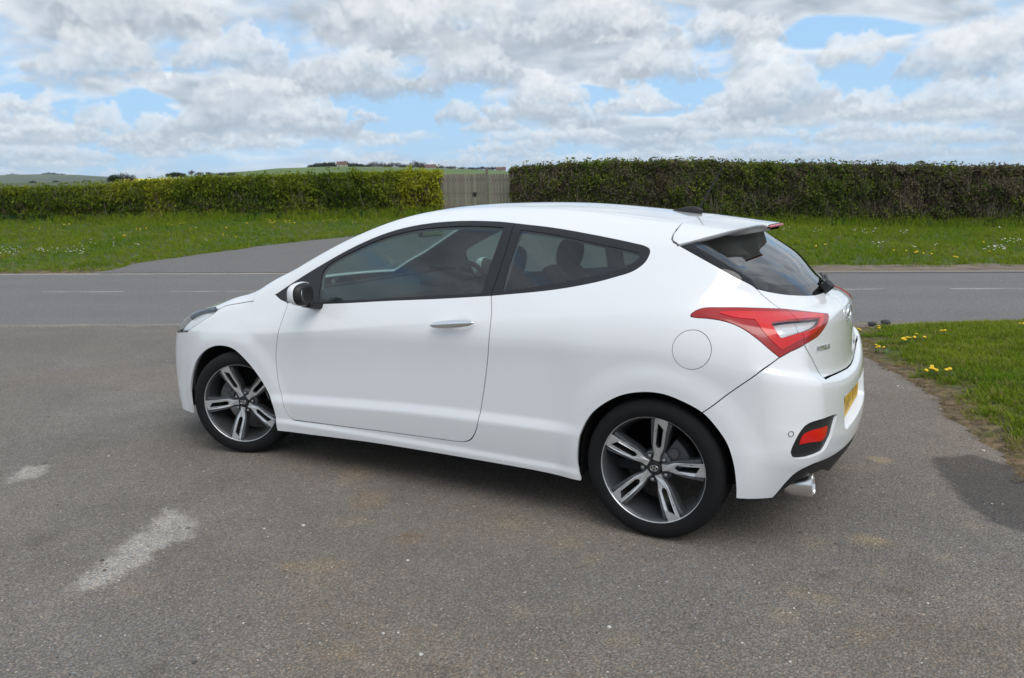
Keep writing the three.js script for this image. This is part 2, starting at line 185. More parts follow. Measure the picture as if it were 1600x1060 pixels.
{
  const roadColour = (x, z) => { const k = 0.425 * (1 + 0.10 * fbm(x * 0.25, z * 0.9, 1, 3) + 0.07 * fbm(x * 2, z * 2, 3, 2)), track = 0.03 * Math.cos((-z - roadMid(x)) * 3.4); return [k * (1.0 + track), k * (0.985 + track), k * (0.975 + track)]; };
  const roadMat = mat({ map: roadMap, bumpMap: roadBump, bumpScale: 0.003, vertexColors: true, roughness: 0.9 });
  structure('road', strip(roadNear, roadFar, () => 0.004, roadColour), roadMat);
  const left = [[205, 414], [300, 400], [400, 386], [480, 377], [560, 369.5], [640, 352], [690, 342]].map(([u, v]) => onLand(u, v));
  const lx = knots(left.map((p) => -p[2]), left.map((p) => p[0])), rx = knots([14, 16.5, 20, 30], [6.2, 4.6, 3.2, 2.2]);
  const p = [], uv = [], c = [], t = [], N = 60, Mx = 30;
  for (let j = 0; j <= N; j++) for (let i = 0; i <= Mx; i++) {
    const d = mix(14.9, 30.5, j / N); let x = mix(lx(Math.max(d, 19.2)) - (d < 19.2 ? (19.2 - d) * 0.9 : 0), rx(d), i / Mx); const dd = Math.max(d, roadFar(x) - 0.02), z = -dd;
    const k = 0.40 * (1 + 0.12 * fbm(x * 0.6, z * 0.6, 5, 3)); p.push(x, landY(x, z) + 0.012, z); uv.push(x / 2.4, z / 2.4); c.push(k, k * 0.985, k * 0.97);
  }
  for (let j = 0; j < N; j++) for (let i = 0; i < Mx; i++) { const a = j * (Mx + 1) + i, b = a + Mx + 1; t.push(a, a + 1, b, a + 1, b + 1, b); }
  const g = new THREE.BufferGeometry(); g.setAttribute('position', new THREE.Float32BufferAttribute(p, 3)); g.setAttribute('uv', new THREE.Float32BufferAttribute(uv, 2)); g.setAttribute('color', new THREE.Float32BufferAttribute(c, 3)); g.setIndex(t); g.computeVertexNormals();
  structure('driveway', g, roadMat);
  driveLeft = lx; driveRight = rx;
  const worn = (base, amount) => (x, z) => { const m = clamp(amount + 1.6 * fbm(x * 1.3, z * 6, 9, 4)); return base.map((v) => mix(0.40, v, m)); };
  const sand = [0.80, 0.72, 0.60], paint = [0.95, 0.94, 0.90];
  const lineMat = mat({ map: roadMap, bumpMap: roadBump, bumpScale: 0.002, vertexColors: true, roughness: 0.9 });
  structure('road_edge_marking', strip((x) => roadFar(x) - 0.34, (x) => roadFar(x) - 0.08, () => 0.008, worn([0.90, 0.82, 0.70], 0.8), -40, -3, 400, 2), lineMat);
  structure('road_edge_marking_001', strip((x) => roadNear(x) - 0.05 + 0.05 * perlin.noise(x * 2.1, 1, 1), (x) => roadNear(x) + 0.16 + 0.06 * perlin.noise(x * 1.7, 5, 1), () => 0.008, worn([0.62, 0.56, 0.47], 0.6), -40, 3.9, 700, 4), lineMat);
  structure('road_edge_marking_002', strip((x) => roadFar(x) - 0.50, (x) => roadFar(x) + 0.10, () => 0.008, worn([0.60, 0.53, 0.45], 0.85), 2.5, 40, 400, 4), lineMat);
  structure('verge_dirt_strip', strip((x) => roadFar(x) - 0.08 + 0.06 * perlin.noise(x * 1.3, 2, 2), (x) => roadFar(x) + 0.62 + 0.3 * fbm(x * 0.9, 7, 2, 3), (x, z) => landY(x, z) + 0.016, (x, z) => { const k = 0.75 + 0.5 * fbm(x * 3, z * 3, 2, 4); return [0.62 * k, 0.50 * k, 0.37 * k]; }, 2.0, 40, 500, 6, 1.5), lineMat);
  structure('road_edge_dark_line', strip((x) => roadFar(x) - 0.62 + 0.03 * perlin.noise(x * 2, 3, 1), (x) => roadFar(x) - 0.50 + 0.03 * perlin.noise(x * 2.6, 8, 1), () => 0.0085, (x, z) => { const k = 0.16 + 0.1 * fbm(x * 4, z * 4, 3, 3); return [k * 1.05, k, k * 0.95]; }, 2.5, 40, 500, 2), lineMat);  // narrow dark line drawn along the far side of the road
  let n = 2;
  for (let x = -40; x < 40; x += 2.6) { if (x > -9.4 && x < -9) continue; structure('road_centre_dash' + (n++ > 2 ? '_' + String(n - 3).padStart(3, '0') : ''), strip((q) => roadMid(q) - 0.06, (q) => roadMid(q) + 0.08, () => 0.008, worn(paint, 0.36), x, x + 1.7, 40, 2), lineMat); }
}
// ---------------------------------------------------------------- open land to the horizon
const leafMap = (() => { const n = 512, d = new Uint8Array(n * n * 4); for (let y = 0; y < n; y++) for (let x = 0; x < n; x++) { const o = (y * n + x) * 4, a = x / n * 2 * Math.PI, b = y / n * 2 * Math.PI, v = fbm(Math.cos(a) * 3 + 9, Math.sin(a) * 3 + Math.cos(b) * 3, Math.sin(b) * 3, 5), w = rnd() * 0.22; const k = 0.74 + 0.45 * v + w - 0.11; d[o] = 255 * clamp(k + 0.05 * v); d[o + 1] = 255 * clamp(k); d[o + 2] = 255 * clamp(k * 0.9); d[o + 3] = 255; } const t = new THREE.DataTexture(d, n, n); t.wrapS = t.wrapT = THREE.RepeatWrapping; t.magFilter = THREE.LinearFilter; t.minFilter = THREE.LinearMipmapLinearFilter; t.colorSpace = THREE.SRGBColorSpace; t.needsUpdate = true; return t; })();
{
  const zs = steps(60, 6, 0, 3, -13, 0.5, -34, 3, -60, 12, -200, 40, -800, 120, -5200), xs = steps(-4500, 250, -900, 60, -200, 15, -60, 3, -30, 0.6, 32, 3, 60, 15, 200, 60, 900, 250, 4500);
  const field = (x, z) => {
    const d = -z;
    if (d < 32) { const k = 1 + 0.35 * fbm(x * 0.7, z * 0.7, 3, 3), dry = clamp(0.25 + 1.2 * fbm(x * 0.5 + 7, z * 0.5, 1, 3)), e = 1 - sst(Math.min(d - roadFar(x), x < 0 ? driveLeft(d) - x + 0.2 : 9) + 0.8 * fbm(x * 1.3, z * 1.3, 5, 3), 0.25, 1.0), m = clamp(Math.max(dry * 0.4, e)); return [mix(0.10, 0.22, m) * k, mix(0.17, 0.17, m) * k, mix(0.016, 0.10, m) * k]; }
    const cell = Math.floor(x / 190 + 0.4 * Math.floor(d / 230)) * 7 + Math.floor(d / 230) * 13, r = ((Math.sin(cell * 12.9898) * 43758.5453) % 1 + 1) % 1, k = 0.9 + 0.3 * fbm(x * 0.01, z * 0.01, 1, 2);
    return [mix(0.095, 0.16, r) * k, mix(0.165, 0.19, r) * k, mix(0.045, 0.075, r) * k];
  };
  structure('ground', sheet(xs, zs, (x, z) => landY(x, z) - 0.03, field, 3), mat({ map: leafMap, vertexColors: true, roughness: 0.95 }));
}
// ---------------------------------------------------------------- the grass island beside the forecourt
const islandEdge = gpx([[1334, 514], [1338, 528], [1348, 545], [1368, 562], [1400, 579], [1440, 600], [1470, 622], [1492, 645], [1520, 668], [1548, 690], [1575, 708], [1600, 732], [1680, 800]]);
const islandPoly = [...islandEdge, [3.2, -1.0], [16, -1.0], [16, -roadNear(16) + 0.02], [10, -roadNear(10) + 0.02], [6, -roadNear(6) + 0.03]];
const islandD0 = polyDist(islandPoly), islandD = (x, z) => islandD0(x, z) + 0.10 * fbm(x * 2.2, z * 2.2, 6, 3);
const islandY = (x, z) => { const d = islandD(x, z); return d > 0.06 ? -0.02 : 0.012 + 0.05 * sst(-d, -0.06, 0.5) + 0.03 * sst(-d, 0.2, 1.6) + 0.012 * perlin.noise(x * 2.5, z * 2.5, 1) * sst(-d, 0.1, 0.5); };
{
  const xs = steps(2.2, 0.045, 7.5, 0.2, 16), zs = steps(-10.6, 0.05, -3.2, 0.12, -0.9);
  structure('grass_island', sheet(xs, zs.slice().reverse(), islandY, (x, z) => { const d = -islandD(x, z), g = sst(d + 0.5 * fbm(x * 3, z * 3, 2, 4), 0.0, 0.34), dry = clamp(0.15 + 1.5 * fbm(x * 1.2, z * 1.2, 9, 3)), k = 1 + 0.5 * fbm(x * 9, z * 9, 4, 3), m = g * (1 - 0.55 * dry); return [mix(0.27, 0.12, m) * k, mix(0.195, 0.17, m) * k, mix(0.125, 0.03, m) * k]; }, 1.2), mat({ map: leafMap, bumpMap: leafMap, bumpScale: 0.012, vertexColors: true, roughness: 0.95 }));
}
// ---------------------------------------------------------------- grass, stones, flowers
function instanced(name, geometry, material, list) {
  const m = new THREE.InstancedMesh(geometry, material, list.length), o = new THREE.Object3D(), c = new THREE.Color();
  list.forEach(([x, y, z, ry, s, tint, sy, rx = 0, rz = 0], i) => { o.position.set(x, y, z); o.rotation.set(rx, ry, rz); o.scale.set(s, s * (sy ?? 1), s); o.updateMatrix(); m.setMatrixAt(i, o.matrix); c.setRGB(...tint); m.setColorAt(i, c); });
  m.name = name; return m;
}
const stuff = (m, label, category) => { m.userData = { kind: 'stuff', label, category }; scene.add(m); return m; };
function tuftGeometry(blades, spread, lean) {
  const p = [], t = [], n = [];
  for (let b = 0; b < blades; b++) {
    const a = rnd() * 6.283, r = spread * Math.sqrt(rnd()), x = r * Math.cos(a), z = r * Math.sin(a), dir = rnd() * 6.283, l = lean * (0.3 + rnd()), hgt = 0.55 + 0.45 * rnd(), w = 0.035 + 0.03 * rnd(), cx = Math.cos(dir), cz = Math.sin(dir), i = p.length / 3;
    for (const [k, f] of [[0, 1], [0.55, 0.8], [1, 0]]) { const off = l * k * k; if (f) { p.push(x + cx * off - cz * w * f, hgt * k, z + cz * off + cx * w * f, x + cx * off + cz * w * f, hgt * k, z + cz * off - cx * w * f); n.push(cx * 0.3, 0.8, cz * 0.3, cx * 0.3, 0.8, cz * 0.3); } else { p.push(x + cx * off, hgt * k, z + cz * off); n.push(cx * 0.3, 0.8, cz * 0.3); } }
    t.push(i, i + 1, i + 2, i + 1, i + 3, i + 2, i + 2, i + 3, i + 4);
  }
  const g = new THREE.BufferGeometry(); g.setAttribute('position', new THREE.Float32BufferAttribute(p, 3)); g.setAttribute('normal', new THREE.Float32BufferAttribute(n, 3)); g.setIndex(t); g.computeVertexNormals(); return g;
}
const grassMat = new THREE.MeshPhysicalMaterial({ color: 0xffffff, roughness: 0.9, specularIntensity: 0.2, transmission: 0.45, side: THREE.DoubleSide });
{
  const tuft = tuftGeometry(9, 0.5, 0.5), list = [];
  const green = (x, z, dry) => { const v = clamp(0.5 + fbm(x * 0.45, z * 0.45, 8, 3) * 1.5), k = 0.8 + 0.4 * rnd(), m = rnd() < dry ? 0.75 : 0; return [mix(mix(0.15, 0.235, v), 0.35, m) * k, mix(mix(0.25, 0.30, v), 0.29, m) * k, mix(mix(0.012, 0.018, v), 0.10, m) * k]; };
  for (let i = 0; i < 52000; i++) {
    const x = rr(-27, 25), d = rr(14, 30.5); if (d < roadFar(x) + 0.35 + 0.35 * perlin.noise(x * 1.5, 3, 3) || d > hedgeDepth(x) + 0.2) continue;
    if (x > driveLeft(d) - 0.05 + 0.3 * perlin.noise(d * 1.7, 1, 1) && x < driveRight(d)) continue;
    const nearHedge = sst(d, hedgeDepth(x) - 1.6, hedgeDepth(x) - 0.2), v = fbm(x * 0.35, -d * 0.6, 4, 3);
    list.push([x, landY(x, -d) - 0.03, -d, rnd() * 6.28, rr(0.085, 0.135) * (1 + nearHedge * 1.3 + 0.6 * v), green(x, -d, 0.06), rr(0.65, 1.1) * (1 + 0.5 * nearHedge)]);
  }
  stuff(instanced('verge_grass', tuft, grassMat, list), 'long green grass of the verges in front of the hedges', 'grass');
  const short = tuftGeometry(11, 0.55, 0.7), l2 = [], l3 = [];
  for (let i = 0; i < 60000; i++) {
    const x = rr(2.6, 11), z = rr(-9.6, -1.8), d = -islandD(x, z); if (d < -0.02) continue; if (x > 7 && rnd() < 0.4) continue;
    const cover = sst(d + 0.5 * fbm(x * 2.2, z * 2.2, 2, 4), 0.0, 0.28); if (rnd() > cover * 0.95 + 0.05) continue;
    l2.push([x, islandY(x, z) - 0.006, z, rnd() * 6.28, rr(0.045, 0.08) * (0.6 + 0.5 * cover), green(x * 2, z * 2, 0.16 + 0.5 * (1 - cover)), rr(0.45, 0.95)]);
  }
  for (let i = 0; i < 5200; i++) { const x = rr(2.5, 8), z = rr(-9, -2), d = -islandD(x, z); if (d < -0.10 || d > 0.45 || rnd() < d * 1.4) continue; const k = rr(0.6, 1.2); l3.push([x, Math.max(islandY(x, z), 0) + 0.002, z, rnd() * 6.28, rr(0.03, 0.07), [0.30 * k, 0.215 * k, 0.13 * k], 0.25]); }
  stuff(instanced('island_grass', short, grassMat, l2), 'short mown grass of the island beside the tarmac', 'grass');
  stuff(instanced('dead_grass', short, grassMat, l3), 'dry straw and moss litter along the tarmac edge', 'litter');
  const peb = new THREE.IcosahedronGeometry(1, 1), pl = []; { const p = peb.attributes.position; for (let i = 0; i < p.count; i++) { const k = 1 + 0.28 * perlin.noise(p.getX(i) * 1.7, p.getY(i) * 1.7, p.getZ(i) * 1.7); p.setXYZ(i, p.getX(i) * k, p.getY(i) * k * 0.6, p.getZ(i) * k); } peb.computeVertexNormals(); }
  for (let i = 0; i < 2600; i++) { const z = -Math.exp(rr(Math.log(2.2), Math.log(9))), x = rr(-1, 1) * (1.2 - z * 0.75); if (islandD(x, z) < -0.2) continue; const k = rnd() < 0.16 ? rr(0.32, 0.6) : rr(0.08, 0.2), w = rr(0.8, 1.05); pl.push([x, 0.0012, z, rnd() * 6.28, rr(0.0018, 0.0048) * (rnd() < 0.03 ? 2.4 : 1), [k, k * 0.95 * w, k * 0.88 * w]]); }
  for (const [u, v, s] of [[413, 827, 0.012], [474, 822, 0.017], [637, 877, 0.014], [658, 1024, 0.014], [952, 981, 0.015], [599, 991, 0.011], [1403, 604, 0.016], [1537, 705, 0.018], [1470, 640, 0.015], [1264, 928, 0.009], [380, 975, 0.009], [1450, 944, 0.010]]) { const [x, z] = onGround(u, v); pl.push([x, 0.002, z, rnd() * 6, s * 0.55, [0.5, 0.48, 0.45]]); }
  stuff(instanced('loose_grit', peb, mat({ color: 0xffffff, roughness: 0.85 }), pl), 'loose grit and small pale stones on the tarmac', 'grit');
  // dandelions in clumps, daisies scattered
  const yellow = mat({ color: lin3(0.78, 0.50, 0.008), roughness: 0.6 }), stemMat = mat({ color: lin3(0.10, 0.16, 0.04), roughness: 0.8 }), head = new THREE.SphereGeometry(1, 12, 7, 0, 6.284, 0, 1.6).scale(1, 0.55, 1), stem = new THREE.CylinderGeometry(0.003, 0.004, 1, 5).translate(0, 0.5, 0), leafG = tuftGeometry(7, 0.25, 1.6);
  const clump = (u, v, n, near, label, group) => {
    const b = near ? onGround(u, v, 0.04) : null, at = near ? [b[0], Math.max(islandY(b[0], b[1]), 0), b[1]] : onLand(u, v + 2), g = new THREE.Group(); g.position.set(...at);
    for (let i = 0; i < n; i++) { const s = near ? 0.75 : 1.15, x = rr(-1, 1) * (near ? 0.05 : 0.14) * (n > 1), z = rr(-1, 1) * (near ? 0.04 : 0.14) * (n > 1), y = near ? rr(0.05, 0.075) : rr(0.12, 0.19), f = new THREE.Mesh(stem, stemMat); f.name = 'flower_stem'; f.position.set(x, 0, z); f.scale.set(1, y, 1); g.add(f); const h = new THREE.Mesh(head, yellow); h.name = 'flower_head'; h.position.set(x, y, z); h.scale.setScalar(rr(0.018, 0.023) * s); h.rotation.set(rr(-0.3, 0.5), 0, rr(-0.4, 0.4)); g.add(h); }
    const l = new THREE.Mesh(leafG, stemMat); l.name = 'leaf_rosette'; l.scale.set(0.10, 0.05, 0.10); g.add(l);
    thing(g, numbered('dandelion'), (n > 1 ? 'clump of ' + ['', '', 'two', 'three', 'four'][n] + ' yellow dandelions' : 'single yellow dandelion') + label, 'flower', group);
  };
  const far = 'dandelions flowering on the far verges', close = 'dandelions on the grass island';
  for (const [u, v, n] of [[47, 361, 2], [60, 361, 2], [105, 355, 2], [168, 355, 1], [179, 378, 1], [201, 374, 3], [216, 364, 3], [223, 363, 2], [263, 356, 2], [282, 354, 2], [303, 363, 2], [357, 373, 3], [378, 376, 2], [352, 360, 2], [390, 354, 2], [330, 338.5, 4], [347, 337, 3], [420, 348, 3], [427, 352, 3], [450, 351, 3], [458, 354, 2], [502, 351, 3], [522, 350, 3], [552, 352, 2], [432, 360, 2], [125, 385, 1]]) clump(u, v, n, false, ' on the verge before the clipped green hedge', far);
  for (const [u, v, n] of [[1429, 404, 3], [1443, 404, 3], [1484, 413, 2], [1280, 391, 2], [1290, 389, 1], [1396, 402, 1], [1335, 376, 1], [1540, 386, 2], [1545, 404, 1]]) clump(u, v, n, false, ' on the verge before the tall brown hedge', far);
  for (const [u, v, n] of [[1336, 519, 4], [1372, 520, 2], [1415, 542, 4], [1421, 541, 3], [1437, 539, 2], [1468, 531, 2], [1369, 548, 2], [1382, 550, 2], [1342, 546, 1], [1595, 518, 2], [1455, 586, 4], [1462, 585, 2], [1485, 590, 3]]) clump(u, v, n, true, ' in the short grass beside the car', close);
  const dl = []; const spray = (u, v, ru, rv, n, s) => { for (let i = 0; i < n * 0.6; i++) { const p = onLand(u + rr(-1, 1) * ru, v + rr(-1, 1) * rv); dl.push([p[0], p[1] + rr(0.09, 0.13), p[2], 0, rr(0.014, 0.022) * s, [0.8, 0.8, 0.76]]); } };
  for (const a of [[18, 397, 18, 6, 40, 1], [60, 395, 10, 5, 10, 1], [95, 396, 40, 5, 34, 1], [118, 400, 14, 4, 16, 1], [140, 383, 10, 5, 6, 1], [212, 386, 6, 2, 4, 1], [320, 382, 6, 2, 5, 1], [170, 388, 10, 4, 6, 1], [1350, 366, 22, 3, 20, 1], [1405, 368, 18, 3, 12, 1], [1372, 390, 9, 6, 14, 1], [1555, 394, 20, 3, 30, 1], [1580, 382, 16, 3, 20, 1], [1228, 363, 8, 3, 6, 1], [1280, 365, 8, 4, 6, 1], [1560, 360, 3, 2, 3, 1.3], [1465, 392, 4, 5, 5, 1], [1430, 392, 5, 3, 4, 1]]) spray(...a);
  stuff(instanced('daisies', new THREE.SphereGeometry(1, 8, 5).scale(1, 0.35, 1), mat({ color: 0xffffff, roughness: 0.7 }), dl), 'scattered small white daisies on the verges', 'flowers');
  const stoneMat = mat({ color: lin3(0.05, 0.05, 0.05), roughness: 0.8 });
  [[1363, 510, 0.05, 'small'], [1384, 508, 0.065, 'larger']].forEach(([u, v, s, size]) => { const [x, z] = onGround(u, v), m = new THREE.Mesh(peb, stoneMat); m.scale.set(s, s * 0.8, s * 0.8); m.position.set(x, 0.03, z); m.rotation.y = u; thing(m, numbered('stone'), size + ' dark stone lying where the grass island meets the road', 'stone'); });
}
// ================================================================ hedges, gate, far trees and houses
function leafClump(n, radius, size, flat = 1) {
  const p = [], t = [];
  for (let i = 0; i < n; i++) {
    const c = new THREE.Vector3(rr(-1, 1), rr(-1, 1) * flat, rr(-1, 1)).multiplyScalar(radius), u = new THREE.Vector3(rr(-1, 1), rr(-1, 1), rr(-1, 1)).normalize(), w = new THREE.Vector3(rr(-1, 1), rr(-1, 1), rr(-1, 1)).cross(u).normalize(), s = size * rr(0.65, 1.25), k = p.length / 3;
    for (const [a, b] of [[-1, 0], [0, 0.5], [1, 0], [0, -0.5]]) { const q = c.clone().addScaledVector(u, a * s).addScaledVector(w, b * s); p.push(q.x, q.y, q.z); }
    t.push(k, k + 1, k + 2, k, k + 2, k + 3);
  }
  const g = new THREE.BufferGeometry(); g.setAttribute('position', new THREE.Float32BufferAttribute(p, 3)); g.setIndex(t); g.computeVertexNormals(); return g;
}
const leafMat = new THREE.MeshPhysicalMaterial({ color: 0xffffff, roughness: 0.9, specularIntensity: 0.25, transmission: 0.4, side: THREE.DoubleSide }), twigMat = mat({ color: 0xffffff, roughness: 0.85 });
const twig = new THREE.CylinderGeometry(0.004, 0.008, 1, 4).translate(0, 0.5, 0);
const inner = (m, parent, name) => { m.name = name; m.userData.kind = 'stuff'; parent.add(m); return m; };
function hedge(name, label, x0, x1, topPx, tint, leaves, twigs, size, inside) {
  const tops = topPx.map(([u, v]) => onHedge(u, v)), topY = knots(tops.map((p) => p[0]), tops.map((p) => p[1])), g = new THREE.Group(), list = [], tw = [], clump = leafClump(13, 0.13, size);
  const face = (x, k) => 0.34 * fbm(x * 0.75, k * 1.3, 3, 3) + 0.20 * perlin.noise(x * 2.3, k * 2.6, 8);
  const rim = (x) => 0.10 * fbm(x * 0.9, 2, 5, 3) + 0.05 * perlin.noise(x * 3.3, 4, 1);
  const rowH = (x) => Math.max(0.5, topY(x) - landY(clamp(x, -44, 44), -hedgeDepth(x)) + rim(x) - 0.13);
  const place = (x, k, depth) => { const y0 = landY(x, -hedgeDepth(x)); return [x, y0 + k * rowH(x), -hedgeDepth(x) - depth - face(x, k * 2) - 0.14 * sst(k, 0.75, 1) + 0.12 * sst(k, 0.3, 0)]; };
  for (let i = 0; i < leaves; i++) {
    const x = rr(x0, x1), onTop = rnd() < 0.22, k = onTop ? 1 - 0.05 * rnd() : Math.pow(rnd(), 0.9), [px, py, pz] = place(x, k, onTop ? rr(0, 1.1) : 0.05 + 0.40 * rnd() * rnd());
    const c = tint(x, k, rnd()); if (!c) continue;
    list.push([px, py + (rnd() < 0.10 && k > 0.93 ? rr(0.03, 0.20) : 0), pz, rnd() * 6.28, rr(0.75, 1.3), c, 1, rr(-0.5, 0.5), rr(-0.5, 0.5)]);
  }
  for (let i = 0; i < twigs; i++) { const x = rr(x0, x1), k = rnd() * 0.86, [px, py, pz] = place(x, k, 0.02 + 0.35 * rnd()), l = rr(0.25, 0.7) * (k > 0.6 ? 0.62 : 1), b = rr(0.6, 1.3); tw.push([px, py, pz, rnd() * 6.28, 1, [0.22 * b, 0.18 * b, 0.14 * b], l, rr(-0.5, 0.5), rr(-0.5, 0.5)]); }
  inner(instanced('foliage', clump, leafMat, list), g, 'foliage');
  inner(instanced('twigs', twig, twigMat, tw), g, 'twigs');
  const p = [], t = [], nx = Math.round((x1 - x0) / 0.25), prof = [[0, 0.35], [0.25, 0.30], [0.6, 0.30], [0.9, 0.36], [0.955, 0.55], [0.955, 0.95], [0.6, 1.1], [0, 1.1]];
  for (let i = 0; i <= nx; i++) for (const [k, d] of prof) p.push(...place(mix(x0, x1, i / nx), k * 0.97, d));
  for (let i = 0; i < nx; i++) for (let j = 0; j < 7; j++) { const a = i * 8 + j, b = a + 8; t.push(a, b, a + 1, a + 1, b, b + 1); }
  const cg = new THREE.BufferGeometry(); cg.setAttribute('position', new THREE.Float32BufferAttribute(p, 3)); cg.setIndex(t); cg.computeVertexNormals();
  const core = new THREE.Mesh(cg, mat({ color: inside, roughness: 1, side: THREE.DoubleSide })); core.name = 'foliage_core'; g.add(core);  // solid leaf-toned filler added to stand for the dense inner foliage
  return thing(g, name, label, 'hedge');
}
const gateL = onHedge(679, 300)[0], gateR = onHedge(796, 300)[0];
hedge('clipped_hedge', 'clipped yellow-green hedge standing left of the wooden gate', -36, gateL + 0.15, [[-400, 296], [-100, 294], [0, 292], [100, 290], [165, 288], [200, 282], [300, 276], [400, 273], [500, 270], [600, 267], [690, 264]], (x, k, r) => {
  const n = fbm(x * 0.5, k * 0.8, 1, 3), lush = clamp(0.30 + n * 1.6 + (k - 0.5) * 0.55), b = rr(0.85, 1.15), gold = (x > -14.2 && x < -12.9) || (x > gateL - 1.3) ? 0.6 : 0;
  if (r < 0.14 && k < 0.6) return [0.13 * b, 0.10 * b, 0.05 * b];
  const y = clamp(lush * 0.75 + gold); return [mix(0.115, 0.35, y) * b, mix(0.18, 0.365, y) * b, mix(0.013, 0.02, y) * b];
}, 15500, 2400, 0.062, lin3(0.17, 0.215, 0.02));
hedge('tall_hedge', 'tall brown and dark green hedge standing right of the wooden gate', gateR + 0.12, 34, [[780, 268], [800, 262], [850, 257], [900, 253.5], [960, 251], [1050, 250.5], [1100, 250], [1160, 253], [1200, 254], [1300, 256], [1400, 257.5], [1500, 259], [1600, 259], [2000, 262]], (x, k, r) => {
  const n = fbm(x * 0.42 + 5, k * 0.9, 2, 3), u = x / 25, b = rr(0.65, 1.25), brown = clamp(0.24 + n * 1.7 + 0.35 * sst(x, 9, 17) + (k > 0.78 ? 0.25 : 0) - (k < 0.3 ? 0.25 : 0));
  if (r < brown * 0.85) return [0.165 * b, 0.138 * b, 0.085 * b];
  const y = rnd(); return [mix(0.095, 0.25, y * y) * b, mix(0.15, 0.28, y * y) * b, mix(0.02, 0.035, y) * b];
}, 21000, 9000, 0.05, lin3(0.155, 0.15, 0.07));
{ // undergrowth at the foot of the hedges
  const weed = leafClump(12, 0.5, 0.22), list = [];
  for (let i = 0; i < 2600; i++) { const x = rr(-30, 28); if (x > gateL - 0.2 && x < gateR) continue; const z = -hedgeDepth(x) + rr(-0.1, 0.55), dens = fbm(x * 0.4, 3, 3, 2); if (rnd() > 0.45 + 1.5 * dens + (x > -10 && x < -3 ? 0.5 : 0)) continue; const b = rr(0.6, 1.2); list.push([x, landY(x, z) + 0.08, z, rnd() * 6.28, rr(0.14, 0.30), [0.055 * b, 0.125 * b, 0.025 * b], rr(0.7, 1.3)]); }
  stuff(instanced('undergrowth', weed, leafMat, list), 'nettles and weeds growing along the foot of the hedges', 'weeds');
}
// ---------------------------------------------------------------- boarded gate: two leaves of upright planks
{
  const grain = (() => { const w = 64, h = 512, d = new Uint8Array(w * h * 4); for (let y = 0; y < h; y++) for (let x = 0; x < w; x++) { const v = 0.72 + 0.25 * fbm(x * 0.22, y * 0.012, 3, 4) + 0.18 * perlin.noise(x * 0.9, y * 0.03, 1), o = (y * w + x) * 4; d[o] = 255 * clamp(v); d[o + 1] = 255 * clamp(v * 0.98); d[o + 2] = 255 * clamp(v * 0.95); d[o + 3] = 255; } const t = new THREE.DataTexture(d, w, h); t.wrapS = t.wrapT = THREE.RepeatWrapping; t.magFilter = THREE.LinearFilter; t.colorSpace = THREE.SRGBColorSpace; t.needsUpdate = true; return t; })();
  const woods = [0.42, 0.37, 0.47, 0.33].map((k) => mat({ map: grain, color: lin3(k * 1.06, k * 0.98, k * 0.86), roughness: 0.9 }));
  const plank = new RoundedBoxGeometry(1, 1, 0.022, 1, 0.004);
  const leaf = (u0, u1, vTop, n, label) => {
    const a = onHedge(u0, vTop, 0.35), b = onHedge(u1, vTop, 0.35), g = new THREE.Group(), w = Math.hypot(b[0] - a[0], b[2] - a[2]), y0 = landY(a[0], -hedgeDepth(a[0])) + 0.06, top = a[1]; g.position.set(a[0], y0, a[2]); g.rotation.y = -Math.atan2(b[2] - a[2], b[0] - a[0]);
    for (let i = 0; i < n; i++) { const m = new THREE.Mesh(plank, woods[Math.floor(rnd() * 4)]), hh = top - y0 + rr(-0.012, 0.012); m.name = 'plank'; m.scale.set(w / n - 0.03, hh, 1); m.position.set((i + 0.5) * w / n, hh / 2, rr(-0.004, 0.004)); g.add(m); }
    for (const k of [0.15, 0.5, 0.85]) { const m = new THREE.Mesh(new THREE.BoxGeometry(w, 0.09, 0.04), woods[1]); m.name = 'rail'; m.position.set(w / 2, (top - y0) * k, -0.034); g.add(m); }
    return [thing(g, numbered('wooden_gate'), label, 'gate'), w, top - y0];
  };
  const [g1, w1, h1] = leaf(679, 757.5, 273, 17, 'weathered grey gate leaf of upright planks with a dark latch plate');
  const notice = new THREE.Mesh(new RoundedBoxGeometry(0.14, 0.15, 0.03, 2, 0.008), mat({ color: lin3(0.012, 0.012, 0.013), roughness: 0.5 })); notice.name = 'notice_plate'; notice.position.set(w1 * 0.79, h1 * 0.46, 0.03); g1.add(notice);  // small dark notice fixed to the planks
  leaf(764.5, 803, 272, 8, 'weathered grey gate leaf of upright planks half hidden by the tall hedge');
  const post = new THREE.Mesh(new RoundedBoxGeometry(0.11, 1.9, 0.11, 2, 0.01), woods[3]), q = onHedge(761, 290, 0.45); post.position.set(q[0], landY(q[0], q[2]) + 0.8, q[2]);
  thing(post, 'gate_post', 'narrow timber post standing between the two gate leaves', 'post');
}
